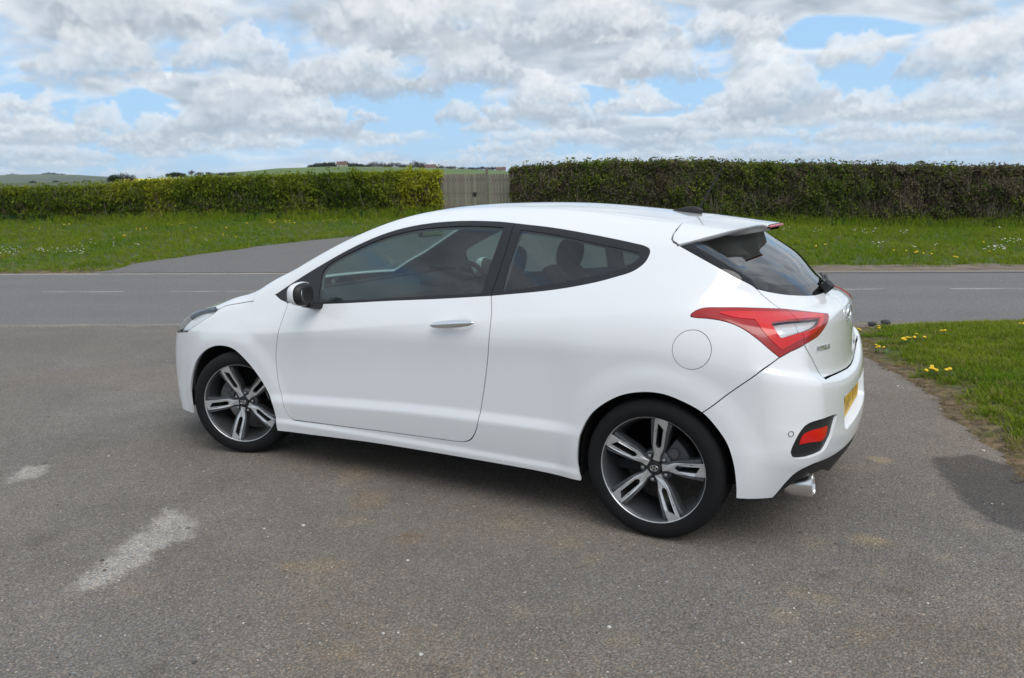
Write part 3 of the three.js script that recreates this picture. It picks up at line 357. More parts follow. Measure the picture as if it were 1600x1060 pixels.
// ---------------------------------------------------------------- far land: hills, a field in flower, trees and houses
const atDistance = (u, v, d) => { const r = pixelRay(u, v), t = d / Math.hypot(r.x, r.z); return [r.x * t, EYE + r.y * t, r.z * t]; };
function hillSheet(name, d0, d1, crest, colour, foot = 14) {   // a long hill whose crest passes through the given pixels
  const us = []; for (let u = crest[0][0]; u <= crest[crest.length - 1][0]; u += 8) us.push(u);
  const line = knots(crest.map((c) => c[0]), crest.map((c) => c[1])), p = [], c = [], t = [], rows = 10;
  us.forEach((u) => { const top = atDistance(u, line(u), d1), low = atDistance(u, line(u) + foot, d0); for (let j = 0; j <= rows + 3; j++) { const k = Math.min(j / rows, 1), s = Math.sin(k * Math.PI / 2), back = j > rows ? (j - rows) * 0.12 : 0; const x = mix(low[0], top[0], k) * (1 + back), z = mix(low[2], top[2], k) * (1 + back), y = mix(low[1] - 6, top[1], s) - back * back * 300; p.push(x, y, z); c.push(...colour(x, z, k)); } });
  const m = rows + 4; for (let i = 0; i < us.length - 1; i++) for (let j = 0; j < m - 1; j++) { const a = i * m + j, b = a + m; t.push(a, a + 1, b, a + 1, b + 1, b); }
  const g = new THREE.BufferGeometry(); g.setAttribute('position', new THREE.Float32BufferAttribute(p, 3)); g.setAttribute('color', new THREE.Float32BufferAttribute(c, 3)); g.setIndex(t); g.computeVertexNormals();
  return structure(name, g, mat({ vertexColors: true, roughness: 1, side: THREE.DoubleSide }));
}
const patchwork = (a, b, w) => (x, z) => { const r = ((Math.sin(Math.floor(x / w) * 12.9 + Math.floor(z / w) * 78.2) * 43758.5) % 1 + 1) % 1, k = 0.9 + 0.3 * fbm(x / w * 2, z / w * 2, 1, 2); return a.map((v, i) => mix(v, b[i], r) * k); };
hillSheet('hill', 2300, 3200, [[-300, 280], [-60, 277], [0, 276], [60, 274.5], [110, 275], [170, 278], [260, 283], [420, 288]], patchwork([0.055, 0.085, 0.04], [0.10, 0.13, 0.06], 260), 10);
hillSheet('hill_001', 420, 640, [[240, 282], [300, 276], [380, 270], [440, 265], [520, 262.5], [600, 263], [680, 265], [760, 267], [860, 275], [940, 285]], patchwork([0.10, 0.17, 0.045], [0.12, 0.18, 0.05], 120), 14);
{ // the rape field: a sheet of yellow flower on a rise behind the hedge
  const p = [], t = [], c = []; const us = []; for (let u = 193; u <= 292; u += 3) us.push(u);
  us.forEach((u) => { for (const [v, d] of [[290, 150], [282, 170], [279.5 - 0.012 * (u - 193), 190], [284, 205]]) { const q = atDistance(u, v + 0.4 * perlin.noise(u * 0.2, v, 1), d); p.push(...q); const k = rr(0.85, 1.1); c.push(0.56 * k, 0.47 * k, 0.03 * k); } });
  for (let i = 0; i < us.length - 1; i++) for (let j = 0; j < 3; j++) { const a = i * 4 + j, b = a + 4; t.push(a, a + 1, b, a + 1, b + 1, b); }
  const g = new THREE.BufferGeometry(); g.setAttribute('position', new THREE.Float32BufferAttribute(p, 3)); g.setAttribute('color', new THREE.Float32BufferAttribute(c, 3)); g.setIndex(t); g.computeVertexNormals(); structure('flowering_field', g, mat({ vertexColors: true, roughness: 0.9, side: THREE.DoubleSide }));
}
{
  const barkMat = mat({ color: lin3(0.07, 0.055, 0.045), roughness: 0.95 }), clumps = [leafClump(16, 0.5, 0.17), leafClump(16, 0.5, 0.12)];
  const tree = (u, vTop, vFoot, wide, d, bare, label) => {
    const foot = atDistance(u, vFoot, d), top = atDistance(u, vTop, d), h = top[1] - foot[1], r = wide / FPX * d / 2, g = new THREE.Group(); g.position.set(...foot);
    const limbs = [new THREE.CylinderGeometry(h * 0.018, h * 0.035, h * 0.7, 6).translate(0, h * 0.35, 0)];
    for (let i = 0; i < 14; i++) { const a = rnd() * 6.28, l = h * rr(0.25, 0.45); limbs.push(new THREE.CylinderGeometry(h * 0.003, h * 0.011, l, 4).translate(0, l / 2, 0).rotateZ(rr(0.3, 0.9)).rotateY(a).translate(0, h * rr(0.25, 0.62), 0)); }
    const trunk = new THREE.Mesh(mergeGeometries(limbs), barkMat); trunk.name = 'trunk'; g.add(trunk);
    const list = [], n = bare ? 90 : 170;
    for (let i = 0; i < n; i++) { const a = rnd() * 6.28, e = Math.acos(rr(-0.7, 1)), q = Math.pow(rnd(), 0.4) * (0.8 + 0.35 * perlin.noise(Math.cos(a) * 2 + u, Math.sin(a) * 2, e * 2)), b = rr(0.6, 1.2), c = bare ? [0.085, 0.07, 0.055] : [0.05, 0.072, 0.028]; list.push([Math.cos(a) * Math.sin(e) * q * r, h * 0.58 + Math.cos(e) * q * h * 0.42, Math.sin(a) * Math.sin(e) * q * r, rnd() * 6.28, r * rr(0.28, 0.5), c.map((v) => v * b), 1, rnd() * 6, rnd() * 6]); }
    inner(instanced('crown', clumps[bare ? 1 : 0], leafMat, list), g, 'crown');
    thing(g, numbered('tree'), label, 'tree', 'far trees on the skyline');
  };
  tree(178, 273, 290, 18, 140, false, 'low dark bush on the skyline beside the yellow field');
  tree(192, 270.5, 290, 22, 142, true, 'bare brown bush on the skyline beside the yellow field');
  tree(205, 271, 290, 20, 141, true, 'bare brown bush on the skyline beside the yellow field');
  for (const [u, v, w] of [[266, 271.5, 10], [275, 270.5, 12], [284, 271.5, 9], [300, 266, 9], [311, 269.5, 9], [326, 269, 8], [345, 271, 10], [362, 272, 12]]) tree(u, v, 278 - (u - 266) * 0.05, w * 1.5, 390, u > 290, 'small tree on the skyline left of the green hill', 'far');
  for (const [u, v, w] of [[488, 258, 10], [528, 256.5, 8], [571, 257.5, 10], [604, 256.5, 9], [629, 257, 8], [643, 257.5, 8], [661, 258, 9], [680, 259, 9], [700, 260, 8], [722, 261.5, 9], [743, 262.5, 8], [762, 262, 8], [497, 256, 12], [506, 254.5, 10], [517, 253.5, 12], [541, 255, 12], [552, 256, 12], [563, 257, 10], [577, 255.5, 9], [585, 253, 12], [598, 253.5, 11], [612, 253, 10], [622, 253.5, 9], [634, 257, 12], [652, 253.5, 18], [668, 257, 10], [690, 258.5, 9], [708, 260, 9], [735, 262, 8], [752, 261, 9], [770, 262, 10]]) tree(u, v, 266, w * 1.7, 655, u > 565, 'small tree on the crest of the green hill');
  for (const [u, v, w] of [[20, 273.5, 14], [78, 272, 18], [92, 272.5, 14], [120, 274, 10], [52, 283, 8], [88, 282.5, 8], [138, 283, 12]]) tree(u, v, v + 7, w * 1.3, v > 280 ? 900 : 3150, false, v > 280 ? 'dark hedgerow tree in the low fields left of the yellow field' : 'dark wood clump on the distant blue hill');
  const wall = mat({ color: lin3(0.48, 0.42, 0.36), roughness: 0.9 }), roof = mat({ color: lin3(0.14, 0.075, 0.058), roughness: 0.9 }), pane = mat({ color: lin3(0.03, 0.035, 0.04), roughness: 0.2 });
  for (const [u, v, w, label] of [[535, 257.5, 15, 'pale house among the trees on the green hill'], [673, 262, 16, 'low red roofed house behind the hedge and the gate'], [783, 266, 14, 'red roofed house seen over the right hand gate leaf']]) {
    const d = 650, foot = atDistance(u, v + 6, d), W2 = w / FPX * d / 2, g = new THREE.Group(); g.position.set(...foot);
    const a = new THREE.Mesh(new THREE.BoxGeometry(W2 * 2, 3.2, 5), wall); a.name = 'wall'; a.position.y = 1.6; g.add(a);
    const s = new THREE.Shape(); s.moveTo(-2.9, 0); s.lineTo(0, 2.4); s.lineTo(2.9, 0); s.closePath(); const b = new THREE.Mesh(new THREE.ExtrudeGeometry(s, { depth: W2 * 2 + 0.6, bevelEnabled: false }).rotateY(Math.PI / 2).translate(-W2 - 0.3, 3.2, 0), roof); b.name = 'roof'; g.add(b);
    const ch = new THREE.Mesh(new THREE.BoxGeometry(0.6, 1.4, 0.6), roof); ch.name = 'chimney'; ch.position.set(W2 * 0.6, 3.2 + 2.2, 0); g.add(ch);
    for (const k of [-0.5, 0.45]) { const q = new THREE.Mesh(new THREE.BoxGeometry(0.9, 1.1, 0.1), pane); q.name = 'window'; q.position.set(W2 * k, 1.7, 2.5); g.add(q); }
    thing(g, numbered('house'), label, 'house');
  }
}
scene.fog = new THREE.FogExp2(0xdfe8f2, 0.00009);
// ================================================================ the car: body surface
// car frame: X rearward from the rear axle, Y up from the ground, Z towards the side that the photograph shows; metres
const CAR_YAW = 30.4556 * RAD, CAR_EYE = [1.12343, 1.4915, 3.96905];
const car = new THREE.Group();
car.name = 'parked_car';
car.rotation.y = -CAR_YAW;
{ const c = Math.cos(CAR_YAW), s = Math.sin(CAR_YAW), x = -CAR_EYE[0], z = -CAR_EYE[2]; car.position.set(c * x - s * z, 0, s * x + c * z); }
car.userData = { label: 'white three-door hatchback parked on the tarmac', category: 'car' };
scene.add(car);

const pchip = (xs, ys) => {     // monotone cubic through knots, straight beyond them
  const n = xs.length, h = [], d = [], m = new Array(n);
  for (let i = 0; i < n - 1; i++) { h[i] = xs[i + 1] - xs[i]; d[i] = (ys[i + 1] - ys[i]) / h[i]; }
  m[0] = d[0]; m[n - 1] = d[n - 2];
  for (let i = 1; i < n - 1; i++) { const w1 = 2 * h[i] + h[i - 1], w2 = h[i] + 2 * h[i - 1]; m[i] = d[i - 1] * d[i] <= 0 ? 0 : (w1 + w2) / (w1 / d[i - 1] + w2 / d[i]); }
  return (x) => {
    if (x <= xs[0]) return ys[0] + m[0] * (x - xs[0]);
    if (x >= xs[n - 1]) return ys[n - 1] + m[n - 1] * (x - xs[n - 1]);
    let i = 0; while (x > xs[i + 1]) i++;
    const t = (x - xs[i]) / h[i], t2 = t * t, t3 = t2 * t;
    return (2 * t3 - 3 * t2 + 1) * ys[i] + (t3 - 2 * t2 + t) * h[i] * m[i] + (3 * t2 - 2 * t3) * ys[i + 1] + (t3 - t2) * h[i] * m[i + 1];
  };
};
const natural = (xs, ys) => {   // C2 cubic through knots, straight beyond them
  const n = xs.length, a = new Array(n).fill(0), u = new Array(n).fill(0);
  for (let i = 1; i < n - 1; i++) {
    const s = (xs[i] - xs[i - 1]) / (xs[i + 1] - xs[i - 1]), p = s * a[i - 1] + 2;
    a[i] = (s - 1) / p;
    u[i] = (6 * ((ys[i + 1] - ys[i]) / (xs[i + 1] - xs[i]) - (ys[i] - ys[i - 1]) / (xs[i] - xs[i - 1])) / (xs[i + 1] - xs[i - 1]) - s * u[i - 1]) / p;
  }
  for (let i = n - 2; i >= 0; i--) a[i] = a[i] * a[i + 1] + u[i];
  const f = (x, i) => { const h = xs[i + 1] - xs[i], A = (xs[i + 1] - x) / h, B = (x - xs[i]) / h; return A * ys[i] + B * ys[i + 1] + ((A * A * A - A) * a[i] + (B * B * B - B) * a[i + 1]) * h * h / 6; };
  const s0 = (f(xs[0] + 1e-4, 0) - ys[0]) / 1e-4, s1 = (ys[n - 1] - f(xs[n - 1] - 1e-4, n - 2)) / 1e-4;
  return (x) => { if (x <= xs[0]) return ys[0] + s0 * (x - xs[0]); if (x >= xs[n - 1]) return ys[n - 1] + s1 * (x - xs[n - 1]); let i = 0; while (x > xs[i + 1]) i++; return f(x, i); };
};
// intersection of two half-spaces with an edge of radius r
const rmax = (a, b, r) => (a > -r && b > -r ? Math.hypot(a + r, b + r) - r : Math.max(a, b));
const smin = (a, b, k) => { const h = Math.max(k - Math.abs(a - b), 0) / k; return Math.min(a, b) - h * h * k * 0.25; };

const planWidth = natural([-3.6, -3.45, -3.3, -3.05, -2.7, -2.2, -1.6, -1.0, -0.4, 0, 0.3, 0.5, 0.65, 0.8], [0.63, 0.72, 0.795, 0.858, 0.883, 0.880, 0.877, 0.879, 0.886, 0.887, 0.874, 0.843, 0.80, 0.74]);
const shoulderY = natural([-3.3, -2.6, -2.12, -1.15, -0.82, 0.16, 0.6], [0.73, 0.755, 0.792, 0.901, 0.931, 1.015, 1.03]);
const ridgeY = natural([-3.2, -2.15, -1.35, -0.88, 0.6], [0.34, 0.368, 0.410, 0.422, 0.44]);
const cabinWidth = natural([-3.4, -2.6, -2.2, -1.5, -0.8, -0.3, 0, 0.3, 0.5, 0.8], [0.74, 0.785, 0.80, 0.812, 0.818, 0.838, 0.848, 0.805, 0.75, 0.65]);
const topLine = natural([-3.62, -3.5, -3.4, -3.25, -3.05, -2.88, -2.76, -2.66, -2.5, -2.33, -2.1, -1.89, -1.7, -1.49, -1.2, -0.95, -0.7, -0.4, -0.1, 0.1, 0.3], [0.64, 0.755, 0.82, 0.882, 0.932, 0.966, 0.992, 1.03, 1.115, 1.197, 1.297, 1.372, 1.424, 1.462, 1.481, 1.482, 1.473, 1.446, 1.411, 1.383, 1.352]);
const rearLine = pchip([0.2, 0.25, 0.3, 0.36, 0.42, 0.46, 0.56, 0.63, 0.66, 0.685, 0.72, 0.85, 0.93, 0.965, 0.99, 1.01, 1.075, 1.155, 1.29, 1.40, 1.5], [0.65, 0.68, 0.710, 0.729, 0.734, 0.729, 0.722, 0.716, 0.705, 0.676, 0.667, 0.658, 0.653, 0.648, 0.62, 0.575, 0.499, 0.407, 0.20, 0.03, -0.12]);
const frontLine = natural([0.15, 0.3, 0.45, 0.6, 0.7, 0.78, 0.86, 0.95], [-3.50, -3.545, -3.56, -3.525, -3.475, -3.42, -3.35, -3.25]);
const ARCH = [[0.007, 0.318], [-2.69, 0.318]];

function bodySide(x, y) {
  const c = shoulderY(x), w = planWidth(x), yr = ridgeY(x);
  const t = y - c, up = 0.5 * (t + Math.sqrt(t * t + 8e-6));
  const d = yr - y, dn = 0.5 * (d + Math.sqrt(d * d + 6e-5));
  const fade = sst(x, -2.55, -2.1) * (1 - sst(x, -0.55, -0.25));
  const u1 = Math.min(up, 0.07);
  let o = -0.24 * u1 - 1.3 * u1 * u1 - 0.422 * (up - u1);
  o -= (0.11 * dn + 0.25 * dn * dn) * mix(0.6, 1, fade) * (1 - 0.7 * sst(x, 0.2, 0.45)) * (1 - 0.8 * sst(x, -2.8, -3.1));
  o -= (0.0135 * sst(y, yr - 0.002, yr + 0.062) - 0.0135 * Math.pow(clamp((y - c + 0.24) / 0.24), 1.6)) * mix(0.12, 1, fade);
  o += 0.011 * (sst(y, 0.275, 0.235)) * sst(x, -2.5, -2.2) * (1 - sst(x, -0.5, -0.2));          // the sill stands proud of the door
  for (const [ax, ay] of ARCH) { const r = Math.hypot(x - ax, y - ay); if (r < 0.6) o += 0.010 * (1 - sst(r, 0.385, 0.50)) ; }
  { const e = Math.hypot((x + 0.995) / 0.085, (y - 0.905) / 0.042); if (e < 1) o -= 0.020 * (1 - e * e) * (1 - e * e); }   // hollow behind the door handle
  return w + o;
}
const cabinSide = (x, y) => cabinWidth(x) - mix(0.50, 0.74, sst(x, -0.9, 0)) * (y - 1) - 0.15 * (y - 1) * (y - 1);
function bodyF(x, y, z, skinOnly = false) {
  z = Math.abs(z);
  const z2 = z * z;
  const side = z - smin(bodySide(x, y), cabinSide(x, y), mix(0.045, 0.10, sst(x, -0.9, 0.1)));
  const sw = mix(0.16, 0.24, sst(x, -2.9, -2.5)) * (1 - sst(x, -1.9, -1.0));
  const top = (y - topLine(x - sw * z2) + (0.10 - 0.05 * sst(x, -2.95, -2.7) * (1 - sst(x, -2.5, -2.25))) * z2) * (x < -2.5 ? 0.97 : x < -1.3 ? mix(0.97, 0.9, sst(x, -2.5, -2.3)) : 1);
  const rts = x < -2.3 ? mix(0.07, 0.045, sst(x, -2.7, -2.3)) : mix(0.045, 0.11, sst(x, -2.0, -0.9)) * (1 - 0.35 * sst(x, -0.3, 0.2));
  const skin = rmax(top, side, rts);
  const curve = mix(0.15, 0.175, sst(y, 0.6, 0.9)) + 0.12 * sst(y, 0.94, 1.0) * (1 - sst(y, 1.06, 1.2));
  let rl = rearLine(y - 0.18 * z2 * (1 - sst(y, 0.8, 0.95))) - curve * z2;
  rl -= 0.045 * sst(y, 0.455, 0.475) * (1 - sst(y, 0.585, 0.605)) * (1 - sst(z, 0.33, 0.36));   // pocket of the number plate
  let rear = (x - rl) * (y > 1.0 ? mix(1, 0.62, sst(y, 0.98, 1.05)) : 1);
  if (skinOnly) return skin;
  const r2 = y > 0.95 ? mix(0.16, 0.05, sst(y, 1.02, 1.2)) : 0.16;
  let f = rmax(skin, rear, r2);
  f = rmax(f, frontLine(y) + 0.22 * z2 - x, 0.13);
  return f;
}
function bodyGrad(x, y, z, e = 0.003) {
  const a = bodyF(x + e, y, z) - bodyF(x - e, y, z), b = bodyF(x, y + e, z) - bodyF(x, y - e, z), c = bodyF(x, y, z + e) - bodyF(x, y, z - e);
  return [a / (2 * e), b / (2 * e), c / (2 * e)];
}
// the point of the body that a pixel of the photograph shows
const carQuat = camera.quaternion.clone().premultiply(new THREE.Quaternion().setFromAxisAngle(new THREE.Vector3(0, 1, 0), CAR_YAW));
function hit(u, v) {
  const d = new THREE.Vector3((u - 800) / FPX, (530 - v) / FPX, -1).applyQuaternion(carQuat).normalize();
  let t = 2.2, best = 1e9, bt = 0;
  for (let i = 0; i < 400; i++) {
    const f = bodyF(CAR_EYE[0] + d.x * t, CAR_EYE[1] + d.y * t, CAR_EYE[2] + d.z * t);
    if (f < best) { best = f; bt = t; }
    if (f < 2e-4) break;
    t += Math.max(f * 0.5, 1e-4);
    if (t > 8) { t = bt; break; }
  }
  return [CAR_EYE[0] + d.x * t, CAR_EYE[1] + d.y * t, CAR_EYE[2] + d.z * t, best < 2e-4 ? 0 : best];
}
// the direction of a pixel met with the upright plane Z = z of the car frame
function onZ(u, v, z) {
  const d = new THREE.Vector3((u - 800) / FPX, (530 - v) / FPX, -1).applyQuaternion(carQuat), t = (z - CAR_EYE[2]) / d.z;
  return [CAR_EYE[0] + d.x * t, CAR_EYE[1] + d.y * t, z];
}

// surface mesh of the half z >= 0: blocks near the surface, surface nets, then each vertex moved onto it
function meshHalf() {
  const h = 0.0125, X0 = -3.64, Y0 = 0.13, Z0 = -0.03, nx = 360, ny = 112, nz = 78, B = 4;
  const sx = 1, sy = nx + 1, sz = (nx + 1) * (ny + 1), val = new Float32Array(sz * (nz + 1)).fill(NaN);
  const at = (i, j, k) => bodyF(X0 + i * h, Y0 + j * h, Z0 + k * h);
  const cells = [];
  for (let k = 0; k < nz; k += B) for (let j = 0; j < ny; j += B) for (let i = 0; i < nx; i += B) {
    const c = at(Math.min(i + 2, nx), Math.min(j + 2, ny), Math.min(k + 2, nz));
    if (Math.abs(c) > 0.11) continue;
    for (let c2 = k; c2 <= Math.min(k + B, nz); c2++) for (let b = j; b <= Math.min(j + B, ny); b++) for (let a = i; a <= Math.min(i + B, nx); a++) { const o = a + b * sy + c2 * sz; if (val[o] !== val[o]) val[o] = at(a, b, c2); }
    cells.push(i, j, k);
  }
  const id = new Map(), p = [], n = [], t = [];
  const corner = [0, sx, sy, sx + sy, sz, sx + sz, sy + sz, sx + sy + sz];
  const E = [[0, 1], [2, 3], [4, 5], [6, 7], [0, 2], [1, 3], [4, 6], [5, 7], [0, 4], [1, 5], [2, 6], [3, 7]];
  const list = [];
  for (let q = 0; q < cells.length; q += 3) for (let c = cells[q + 2]; c < Math.min(cells[q + 2] + B, nz); c++) for (let b = cells[q + 1]; b < Math.min(cells[q + 1] + B, ny); b++) for (let a = cells[q]; a < Math.min(cells[q] + B, nx); a++) {
    const o = a + b * sy + c * sz; let neg = 0;
    for (let e = 0; e < 8; e++) if (val[o + corner[e]] < 0) neg++;
    if (neg === 0 || neg === 8) continue;
    let x = 0, y = 0, z = 0, m = 0;
    for (const [e0, e1] of E) {
      const v0 = val[o + corner[e0]], v1 = val[o + corner[e1]];
      if ((v0 < 0) === (v1 < 0)) continue;
      const s = v0 / (v0 - v1), l = (e) => [e & 1, (e >> 1) & 1, e >> 2], A = l(e0), C = l(e1);
      x += mix(A[0], C[0], s); y += mix(A[1], C[1], s); z += mix(A[2], C[2], s); m++;
    }
    x = X0 + (a + x / m) * h; y = Y0 + (b + y / m) * h; z = Z0 + (c + z / m) * h;
    let g;
    for (let it = 0; it < 3; it++) {
      const f = bodyF(x, y, z); g = bodyGrad(x, y, z); const s = clamp(f / Math.max(g[0] * g[0] + g[1] * g[1] + g[2] * g[2], 0.2), -0.008, 0.008);
      x -= g[0] * s; y -= g[1] * s; z -= g[2] * s;
    }
    g = bodyGrad(x, y, z, 0.004); const L = Math.hypot(...g) || 1;
    id.set(o, p.length / 3); p.push(x, y, z); n.push(g[0] / L, g[1] / L, g[2] / L); list.push(a, b, c);
  }
  const quad = (o, d1, d2, flip) => {
    const A = id.get(o), Bq = id.get(o - d1), C = id.get(o - d1 - d2), D = id.get(o - d2);
    if (A === undefined || Bq === undefined || C === undefined || D === undefined) return;
    flip ? t.push(A, C, Bq, A, D, C) : t.push(A, Bq, C, A, C, D);
  };
  for (let q = 0; q < list.length; q += 3) {
    const o = list[q] + list[q + 1] * sy + list[q + 2] * sz, v = val[o] < 0;
    if ((val[o + sx] < 0) !== v) quad(o, sy, sz, !v);
    if ((val[o + sy] < 0) !== v) quad(o, sz, sx, !v);
    if ((val[o + sz] < 0) !== v) quad(o, sx, sy, !v);
  }
  return { p, n, t };
}
// the part of a mesh where value < 0 (value: one number per vertex), cut along the zero line
function cut(m, value) {
  const { p, n, t } = m, P = [], N = [], T = [], id = new Int32Array(p.length / 3).fill(-1), mid = new Map(), v = typeof value === 'function' ? Float64Array.from({ length: p.length / 3 }, (_, i) => value(p[i * 3], p[i * 3 + 1], p[i * 3 + 2], n[i * 3], n[i * 3 + 1], n[i * 3 + 2])) : value;
  const keep = (i) => { if (id[i] < 0) { id[i] = P.length / 3; P.push(p[i * 3], p[i * 3 + 1], p[i * 3 + 2]); N.push(n[i * 3], n[i * 3 + 1], n[i * 3 + 2]); } return id[i]; };
  const between = (a, b) => {
    if (a > b) [a, b] = [b, a];
    const key = a * 4194304 + b; let k = mid.get(key);
    if (k === undefined) { const s = v[a] / (v[a] - v[b]); k = P.length / 3; for (let c = 0; c < 3; c++) { P.push(mix(p[a * 3 + c], p[b * 3 + c], s)); N.push(mix(n[a * 3 + c], n[b * 3 + c], s)); } mid.set(key, k); }
    return k;
  };
  for (let q = 0; q < t.length; q += 3) {
    const a = t[q], b = t[q + 1], c = t[q + 2], s = (v[a] < 0) + (v[b] < 0) + (v[c] < 0);
    if (s === 3) T.push(keep(a), keep(b), keep(c));
    else if (s) {
      const r = [a, b, c];
      for (let k = 0; k < 3; k++) {
        const A = r[k], Bb = r[(k + 1) % 3], C = r[(k + 2) % 3];
        if (s === 1 && v[A] < 0) T.push(keep(A), between(A, Bb), between(A, C));
        if (s === 2 && !(v[A] < 0)) T.push(between(A, Bb), keep(Bb), keep(C), between(A, Bb), keep(C), between(A, C));
      }
    }
  }
  return { p: P, n: N, t: T };
}
// boundary edges folded inwards so that a panel has an edge
function fold(m, depth) {
  const seen = new Map(), { p, n, t } = m;
  for (let q = 0; q < t.length; q += 3) for (let k = 0; k < 3; k++) { const a = t[q + k], b = t[q + (k + 1) % 3], key = a < b ? a * 4194304 + b : b * 4194304 + a; seen.set(key, seen.has(key) ? null : [a, b]); }
  const P = p.slice(), N = n.slice(), T = t.slice();
  for (const e of seen.values()) {
    if (!e) continue;
    const [a, b] = e;
    if (Math.abs(p[a * 3 + 2]) < 1e-3 && Math.abs(p[b * 3 + 2]) < 1e-3) continue;
    const dx = p[b * 3] - p[a * 3], dy = p[b * 3 + 1] - p[a * 3 + 1], dz = p[b * 3 + 2] - p[a * 3 + 2], i = P.length / 3;
    const nx = n[a * 3], ny = n[a * 3 + 1], nz = n[a * 3 + 2];
    let ex = dy * nz - dz * ny, ey = dz * nx - dx * nz, ez = dx * ny - dy * nx; const L = Math.hypot(ex, ey, ez) || 1; ex /= L; ey /= L; ez /= L;
    for (const [v, d] of [[a, 0], [b, 0], [a, depth], [b, depth]]) { for (let c = 0; c < 3; c++) P.push(p[v * 3 + c] - n[v * 3 + c] * d); N.push(ex, ey, ez); }
    T.push(i, i + 2, i + 1, i + 1, i + 2, i + 3);
  }
  return { p: P, n: N, t: T };
}
const inwards = (m, d) => ({ p: m.p.map((x, i) => x - m.n[i] * d), n: m.n, t: m.t });
function toGeometry(m, mirror = 1) {
  const g = new THREE.BufferGeometry(), p = Float32Array.from(m.p), n = Float32Array.from(m.n), t = m.t.slice();
  if (mirror < 0) { for (let i = 2; i < p.length; i += 3) { p[i] = -p[i]; n[i] = -n[i]; } for (let i = 0; i < t.length; i += 3) [t[i + 1], t[i + 2]] = [t[i + 2], t[i + 1]]; }
  g.setAttribute('position', new THREE.BufferAttribute(p, 3)); g.setAttribute('normal', new THREE.BufferAttribute(n, 3)); g.setIndex(t);
  return g;
}
const both = (m) => mergeGeometries([toGeometry(m), toGeometry(m, -1)]);
// signed distance to a closed outline, negative inside
function outlineSdf(poly) {
  let x0 = 1e9, x1 = -1e9, y0 = 1e9, y1 = -1e9;
  for (const [x, y] of poly) { x0 = Math.min(x0, x); x1 = Math.max(x1, x); y0 = Math.min(y0, y); y1 = Math.max(y1, y); }
  return (x, y) => {
    const far = Math.max(x0 - x, x - x1, y0 - y, y - y1);
    if (far > 0.06) return far;
    let d = 1e9, s = 1;
    for (let i = 0, j = poly.length - 1; i < poly.length; j = i++) {
      const ex = poly[j][0] - poly[i][0], ey = poly[j][1] - poly[i][1], wx = x - poly[i][0], wy = y - poly[i][1], k = clamp((wx * ex + wy * ey) / (ex * ex + ey * ey || 1)), bx = wx - ex * k, by = wy - ey * k;
      d = Math.min(d, bx * bx + by * by);
      const c1 = y >= poly[i][1], c2 = y < poly[j][1], c3 = ex * wy > ey * wx;
      if ((c1 && c2 && c3) || (!c1 && !c2 && !c3)) s = -s;
    }
    return s * Math.sqrt(d);
  };
}
// smooth runs of points joined at corners
function runs(list, sub = 6) {
  const out = [];
  for (const r of list) {
    if (r.length < 3) { out.push(...r); continue; }
    const c = new THREE.CatmullRomCurve3(r.map((q) => new THREE.Vector3(q[0], q[1], 0)), false, 'centripetal').getPoints((r.length - 1) * sub);
    out.push(...c.map((v) => [v.x, v.y]));
  }
  return out;
}
